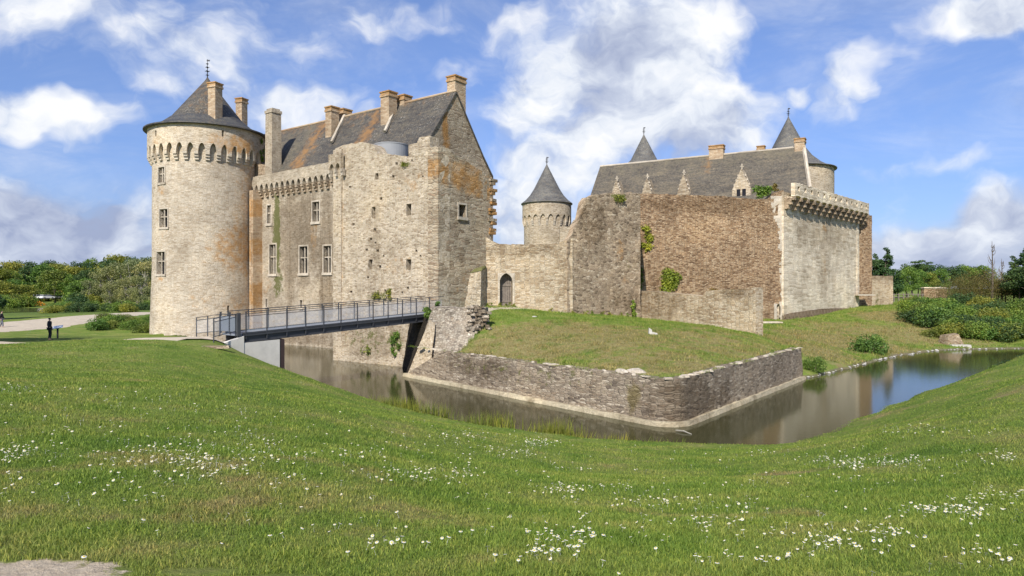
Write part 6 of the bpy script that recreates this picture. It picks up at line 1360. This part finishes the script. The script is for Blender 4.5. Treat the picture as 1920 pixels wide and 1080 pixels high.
# ============================================================ lawn: grass blades and daisies
def blades(name, n, y0, y1, hgt, wid, seed, mat, xr=.92):
    g = np.random.default_rng(seed); Yb = y0*(y1/y0)**g.random(n); Xb = Yb*g.uniform(-xr, xr, n)
    d_, s_, l_ = gmask(Xb, Yb); wn = np.sin(Xb*1.3+2*np.sin(Yb*.9))*np.sin(Yb*1.9+Xb*.4)
    Zb = height(Xb, Yb); keep = (Zb > .06) & (s_+.25*wn < .42) & ~inside(BARB, Xb, Yb) & (g.random(n) > .35*d_)
    pth = dist_poly([(-48, 48), (-38, 46.5), (-30, 43.2), (-22, 39.3), (-17, 36.9), (-14.6, 35.2)], Xb, Yb, closed=False) > 3.1; pth &= ~((Xb < -8.8) & (Yb > 34) & (Yb < 42) & (Xb > -16)); keep &= pth
    Xb, Yb, Zb, d_ = Xb[keep], Yb[keep], Zb[keep], d_[keep]; n = len(Xb); a = g.uniform(0, 6.28, n); sc = (Yb/5)**.55
    tuft = .72+.28*np.sin(Xb*3.1+1.7*np.sin(Yb*2.3))*np.sin(Yb*3.7+Xb)+.55*np.clip(np.sin(Xb*.9+4)*np.sin(Yb*.8+1.3*np.sin(Xb*.5))-.45, 0, 1)
    h = hgt*(.45+.85*g.random(n))*tuft*np.minimum(sc, 1.25)*(1-.35*d_); w_ = wid*(.6+.8*g.random(n))*(Yb/5)**.68
    ln = g.normal(size=(n, 2))*h[:, None]*.55; ca_, sa_ = np.cos(a)*w_, np.sin(a)*w_; mid = np.stack([Xb+ln[:, 0]*.35, Yb+ln[:, 1]*.35, Zb+h*.6], 1)
    b0 = np.stack([Xb-ca_, Yb-sa_, Zb-.01], 1); b1 = np.stack([Xb+ca_, Yb+sa_, Zb-.01], 1); tp = np.stack([Xb+ln[:, 0], Yb+ln[:, 1], Zb+h*.95], 1)
    off = np.stack([ca_, sa_, 0*ca_], 1)*.7; V = np.stack([b0, b1, mid+off, tp, mid-off], 1).reshape(-1, 3)
    k = np.arange(n)[:, None]*5; T = np.concatenate([k+[0, 1, 2], k+[0, 2, 4], k+[4, 2, 3]], 1).reshape(-1, 3)
    me = fast_mesh(name, V, T); c4 = me.color_attributes.new('mask', 'FLOAT_COLOR', 'POINT'); mm = np.zeros((n, 5, 4), np.float32); mm[:, :, 0] = d_[:, None]; mm[:, :, 3] = 1; c4.data.foreach_set('color', mm.ravel()); me.materials.append(mat); return obj(name, me)
m, t, b = new_mat('grass blade', 0.6, 0.2)
g_n = t.new('ShaderNodeNewGeometry'); at_ = t.new('ShaderNodeAttribute', attribute_name='mask'); sp = t.new('ShaderNodeSeparateColor'); t.set(sp.inputs[0], at_.outputs[0])
c = grass_color(t, g_n.outputs['Position'], sp); c = t.mix(1.0, c, t.ramp(g_n.outputs['Random Per Island'], [(0, (.70, .82, .65)), (.5, (1.1, 1.15, 1.0)), (.86, (1.5, 1.4, 1.2)), (1.0, (2.3, 1.9, 1.7))]), 'MULTIPLY')
t.set(b.inputs['Base Color'], c); tr = t.new('ShaderNodeBsdfTranslucent'); t.set(tr.inputs[0], t.mix(1.0, c, (1.2, 1.35, .6), 'MULTIPLY')); mx = t.new('ShaderNodeMixShader'); mx.inputs[0].default_value = .3
out = [x for x in t.n if x.type == 'OUTPUT_MATERIAL'][0]; t.l.new(b.outputs[0], mx.inputs[1]); t.l.new(tr.outputs[0], mx.inputs[2]); t.l.new(mx.outputs[0], out.inputs[0]); M['blade'] = m
tag(blades('grass', 680000, 2.6, 46, .042, .0027, 3, m), 'short mown grass of the foreground lawn with dry patches', 'grass', kind='stuff')
def rough(name, n, box, hgt, wid, seed, label, lim=.07, fn=None):
    g = np.random.default_rng(seed); Xb = g.uniform(box[0], box[1], n); Yb = g.uniform(box[2], box[3], n); Zb = height(Xb, Yb); keep = Zb > lim
    if fn is not None: keep &= fn(Xb, Yb)
    Xb, Yb, Zb = Xb[keep], Yb[keep], Zb[keep]; n = len(Xb); d_, s_, l_ = gmask(Xb, Yb); a = g.uniform(0, 6.28, n); cl_ = .55+.9*np.clip(np.sin(Xb*1.9+2*np.sin(Yb*1.1))*np.sin(Yb*2.3+Xb*.7), 0, 1); h = hgt*(.4+.9*g.random(n))*cl_; w_ = wid*(.6+.8*g.random(n)); ln = g.normal(size=(n, 2))*h[:, None]*.6
    V = np.stack([np.stack([Xb-np.cos(a)*w_, Yb-np.sin(a)*w_, Zb-.02], 1), np.stack([Xb+np.cos(a)*w_, Yb+np.sin(a)*w_, Zb-.02], 1), np.stack([Xb+ln[:, 0], Yb+ln[:, 1], Zb+h], 1)], 1).reshape(-1, 3)
    me = fast_mesh(name, V, np.arange(n*3).reshape(n, 3)); c4 = me.color_attributes.new('mask', 'FLOAT_COLOR', 'POINT'); mm = np.zeros((n, 3, 4), np.float32); mm[:, :, 0] = d_[:, None]; mm[:, :, 2] = l_[:, None]; mm[:, :, 3] = 1; c4.data.foreach_set('color', mm.ravel()); me.materials.append(M['blade']); return tag(obj(name, me), label, 'grass', kind='stuff')
rough('barbican_grass', 150000, (-5, 20, 28.5, 60), .13, .016, 5, 'thin dry and green grass on the barbican mound above the moat wall', lim=1.7, fn=lambda x, y: inside(BARB, x, y))
rough('slope_grass', 130000, (18, 62, 44, 100), .20, .028, 6, 'rough dry grass on the slope below the whitish tower', lim=.1, fn=lambda x, y: ~inside(BARB, x, y) & (y > 42+.3*x))
eg = np.random.default_rng(9)
# grass hanging over the lip of the moat wall
n = 5200; uu = PQw.L*eg.random(n); uu = uu[(np.sin(uu*1.3)+np.sin(uu*3.1+1)+eg.normal(size=n)*.5) > .35]; P0 = np.array([PQw(u, 1.97, eg.uniform(-.02, .3)) for u in uu]); n = len(P0); nr = np.array([(PQw(u, 1.9, 0)-PQw(u, 1.9, 1)) for u in uu]); hh = eg.uniform(.05, .22, n); a = eg.uniform(0, 6.28, n)
V = np.stack([P0+np.stack([np.cos(a)*.012, np.sin(a)*.012, 0*a], 1), P0-np.stack([np.cos(a)*.012, np.sin(a)*.012, 0*a], 1), P0+nr*(hh*eg.uniform(-.2, 1.1, n))[:, None]+np.stack([0*a, 0*a, hh*eg.uniform(-.5, .9, n)], 1)], 1).reshape(-1, 3)
me = fast_mesh('lip_grass', V, np.arange(n*3).reshape(n, 3)); me.materials.append(M['blade']); tag(obj('lip_grass', me), 'tufts of grass hanging over the lip of the moat wall', 'grass', kind='stuff')
# daisies
DZ = [(350, 870, 170, 26, 170), (300, 852, 120, 10, 30), (30, 855, 50, 12, 45), (480, 838, 60, 22, 45), (400, 835, 90, 30, 40), (790, 893, 80, 14, 60), (860, 893, 30, 8, 22), (1060, 922, 36, 7, 45), (1080, 1014, 46, 16, 42), (1040, 1038, 50, 12, 24), (960, 850, 60, 12, 45), (1010, 832, 30, 6, 60), (1230, 945, 60, 16, 30),
 (1160, 925, 30, 8, 14), (1590, 868, 70, 10, 90), (1690, 872, 50, 9, 50), (1600, 878, 10, 5, 20), (1740, 962, 50, 9, 45), (1815, 965, 40, 10, 40), (1850, 935, 45, 10, 30), (1650, 1008, 50, 12, 30), (1560, 1025, 40, 14, 30), (1480, 1052, 12, 7, 9), (1400, 952, 40, 12, 16), (1360, 985, 50, 14, 22), (1370, 1060, 40, 10, 16), (700, 1025, 26, 8, 12), (100, 800, 150, 20, 30), (700, 850, 200, 16, 40),
 (1500, 900, 300, 24, 30), (600, 1000, 300, 40, 26), (1300, 1000, 500, 50, 90), (1700, 808, 90, 12, 18), (220, 745, 180, 14, 24), (30, 735, 60, 8, 26), (330, 770, 150, 12, 20), (1060, 880, 50, 8, 14), (1420, 853, 60, 6, 18), (860, 820, 120, 10, 40), (880, 818, 40, 4, 16), (1880, 860, 40, 10, 26), (1850, 1050, 80, 20, 26), (20, 935, 60, 30, 12), (1780, 812, 60, 6, 16), (500, 905, 200, 20, 30), (250, 930, 120, 30, 16)]
g = np.random.default_rng(12); pts = []
for (px, py, sx_, sy_, n) in DZ:
    for _ in range(int(n*1.25)):
        q_ = .62 if g.random() < .72 else 2.2; ax_, ay_ = px+g.normal()*sx_*q_, py+g.normal()*sy_*q_
        if ay_ < 700 or ay_ > 1100: continue
        r_, s_ = (ax_-960)/F, (540-ay_)/F; yy = np.geomspace(3.2, 45, 260); hz = height(r_*yy, yy); k = np.argmax(EYE+s_*yy-hz < 0)
        if k == 0 or hz[k] < .12: continue
        pts.append((r_*yy[k], yy[k], hz[k]))
pts.sort(key=lambda p: p[1])
m, t, b = new_mat('daisy petals', 0.7, 0.2); uvd = t.new('ShaderNodeTexCoord'); at_ = t.new('ShaderNodeAttribute', attribute_name='mask'); sp = t.new('ShaderNodeSeparateColor'); t.set(sp.inputs[0], at_.outputs[0])
t.set(b.inputs['Base Color'], t.mix(t.ss(sp.outputs[0], .4, .6), (0.80, 0.80, 0.79), (0.62, 0.46, 0.06))); M['daisy'] = m
def daisy_geo(r=.014, h=.055, tilt=(0, 0)):
    V = []; Fc = []; C_ = []; n = 11
    V.append((0, 0, h+.004)); C_.append(1)
    for i in range(n): a = 6.283*i/n; V.append((r*.34*math.cos(a), r*.34*math.sin(a), h+.003)); C_.append(.7)
    for i in range(n):
        a = 6.283*i/n; 
        for q, rr_ in ((-.16, .8), (0, 1.0), (.16, .8)): V.append((r*rr_*math.cos(a+q), r*rr_*math.sin(a+q), h+.0015*(1-rr_))); C_.append(0)
    for i in range(n): Fc.append((0, 1+i, 1+(i+1) % n)); b_ = 1+n+i*3; Fc.append((1+i, b_, b_+1)); Fc.append((1+i, b_+1, b_+2)); Fc.append((1+i, b_+2, 1+(i+1) % n))
    b_ = len(V); V += [(-.001, 0, 0), (.001, 0, 0), (0, 0, h)]; C_ += [0, 0, 0]; Fc.append((b_, b_+1, b_+2))
    return np.array(V), np.array(Fc), np.array(C_)
def daisy_mesh(name, items):
    V0, F0, C0 = daisy_geo(); Vs, Fs, Cs = [], [], []
    for i, (x, y, z, s_, tx, ty, rz) in enumerate(items):
        Mx = Matrix.Translation((x, y, z)) @ Matrix.Rotation(rz, 4, 'Z') @ Matrix.Rotation(tx, 4, 'X') @ Matrix.Rotation(ty, 4, 'Y'); A_ = np.array(Mx)
        Vs.append((V0*s_) @ A_[:3, :3].T+A_[:3, 3]); Fs.append(F0+i*len(V0)); Cs.append(C0)
    me = fast_mesh(name, np.concatenate(Vs), np.concatenate(Fs)); c4 = me.color_attributes.new('mask', 'FLOAT_COLOR', 'POINT'); cc = np.concatenate(Cs); c4.data.foreach_set('color', np.stack([cc, cc, cc, np.ones(len(cc))], 1).astype(np.float32).ravel()); me.materials.append(M['daisy']); return me
near, far = pts[:300], pts[300:]
dm0 = daisy_mesh('daisy', [(0, 0, 0, 1, 0, 0, 0)])
for (x, y, z) in near:
    o = obj('daisy', dm0); o.location = (x, y, z-.005); o.rotation_euler = (.25+g.normal()*.25, g.normal()*.25, g.uniform(0, 6.28)); s_ = g.uniform(.65, 1.2); o.scale = (s_, s_, g.uniform(.8, 1.1))
    tag(o, 'small white daisy with a yellow centre in the near lawn', 'daisy', 'white daisies in the near lawn')
o = obj('daisy_field', daisy_mesh('daisy_field', [(x, y, z-.005, g.uniform(.75, 1.25)*(1+.5*min(1, max(0, (y-8)/12))), .25+g.normal()*.25, g.normal()*.25, g.uniform(0, 6.28)) for (x, y, z) in far])); tag(o, 'white daisies scattered in patches over the farther lawn', 'daisies', kind='stuff')
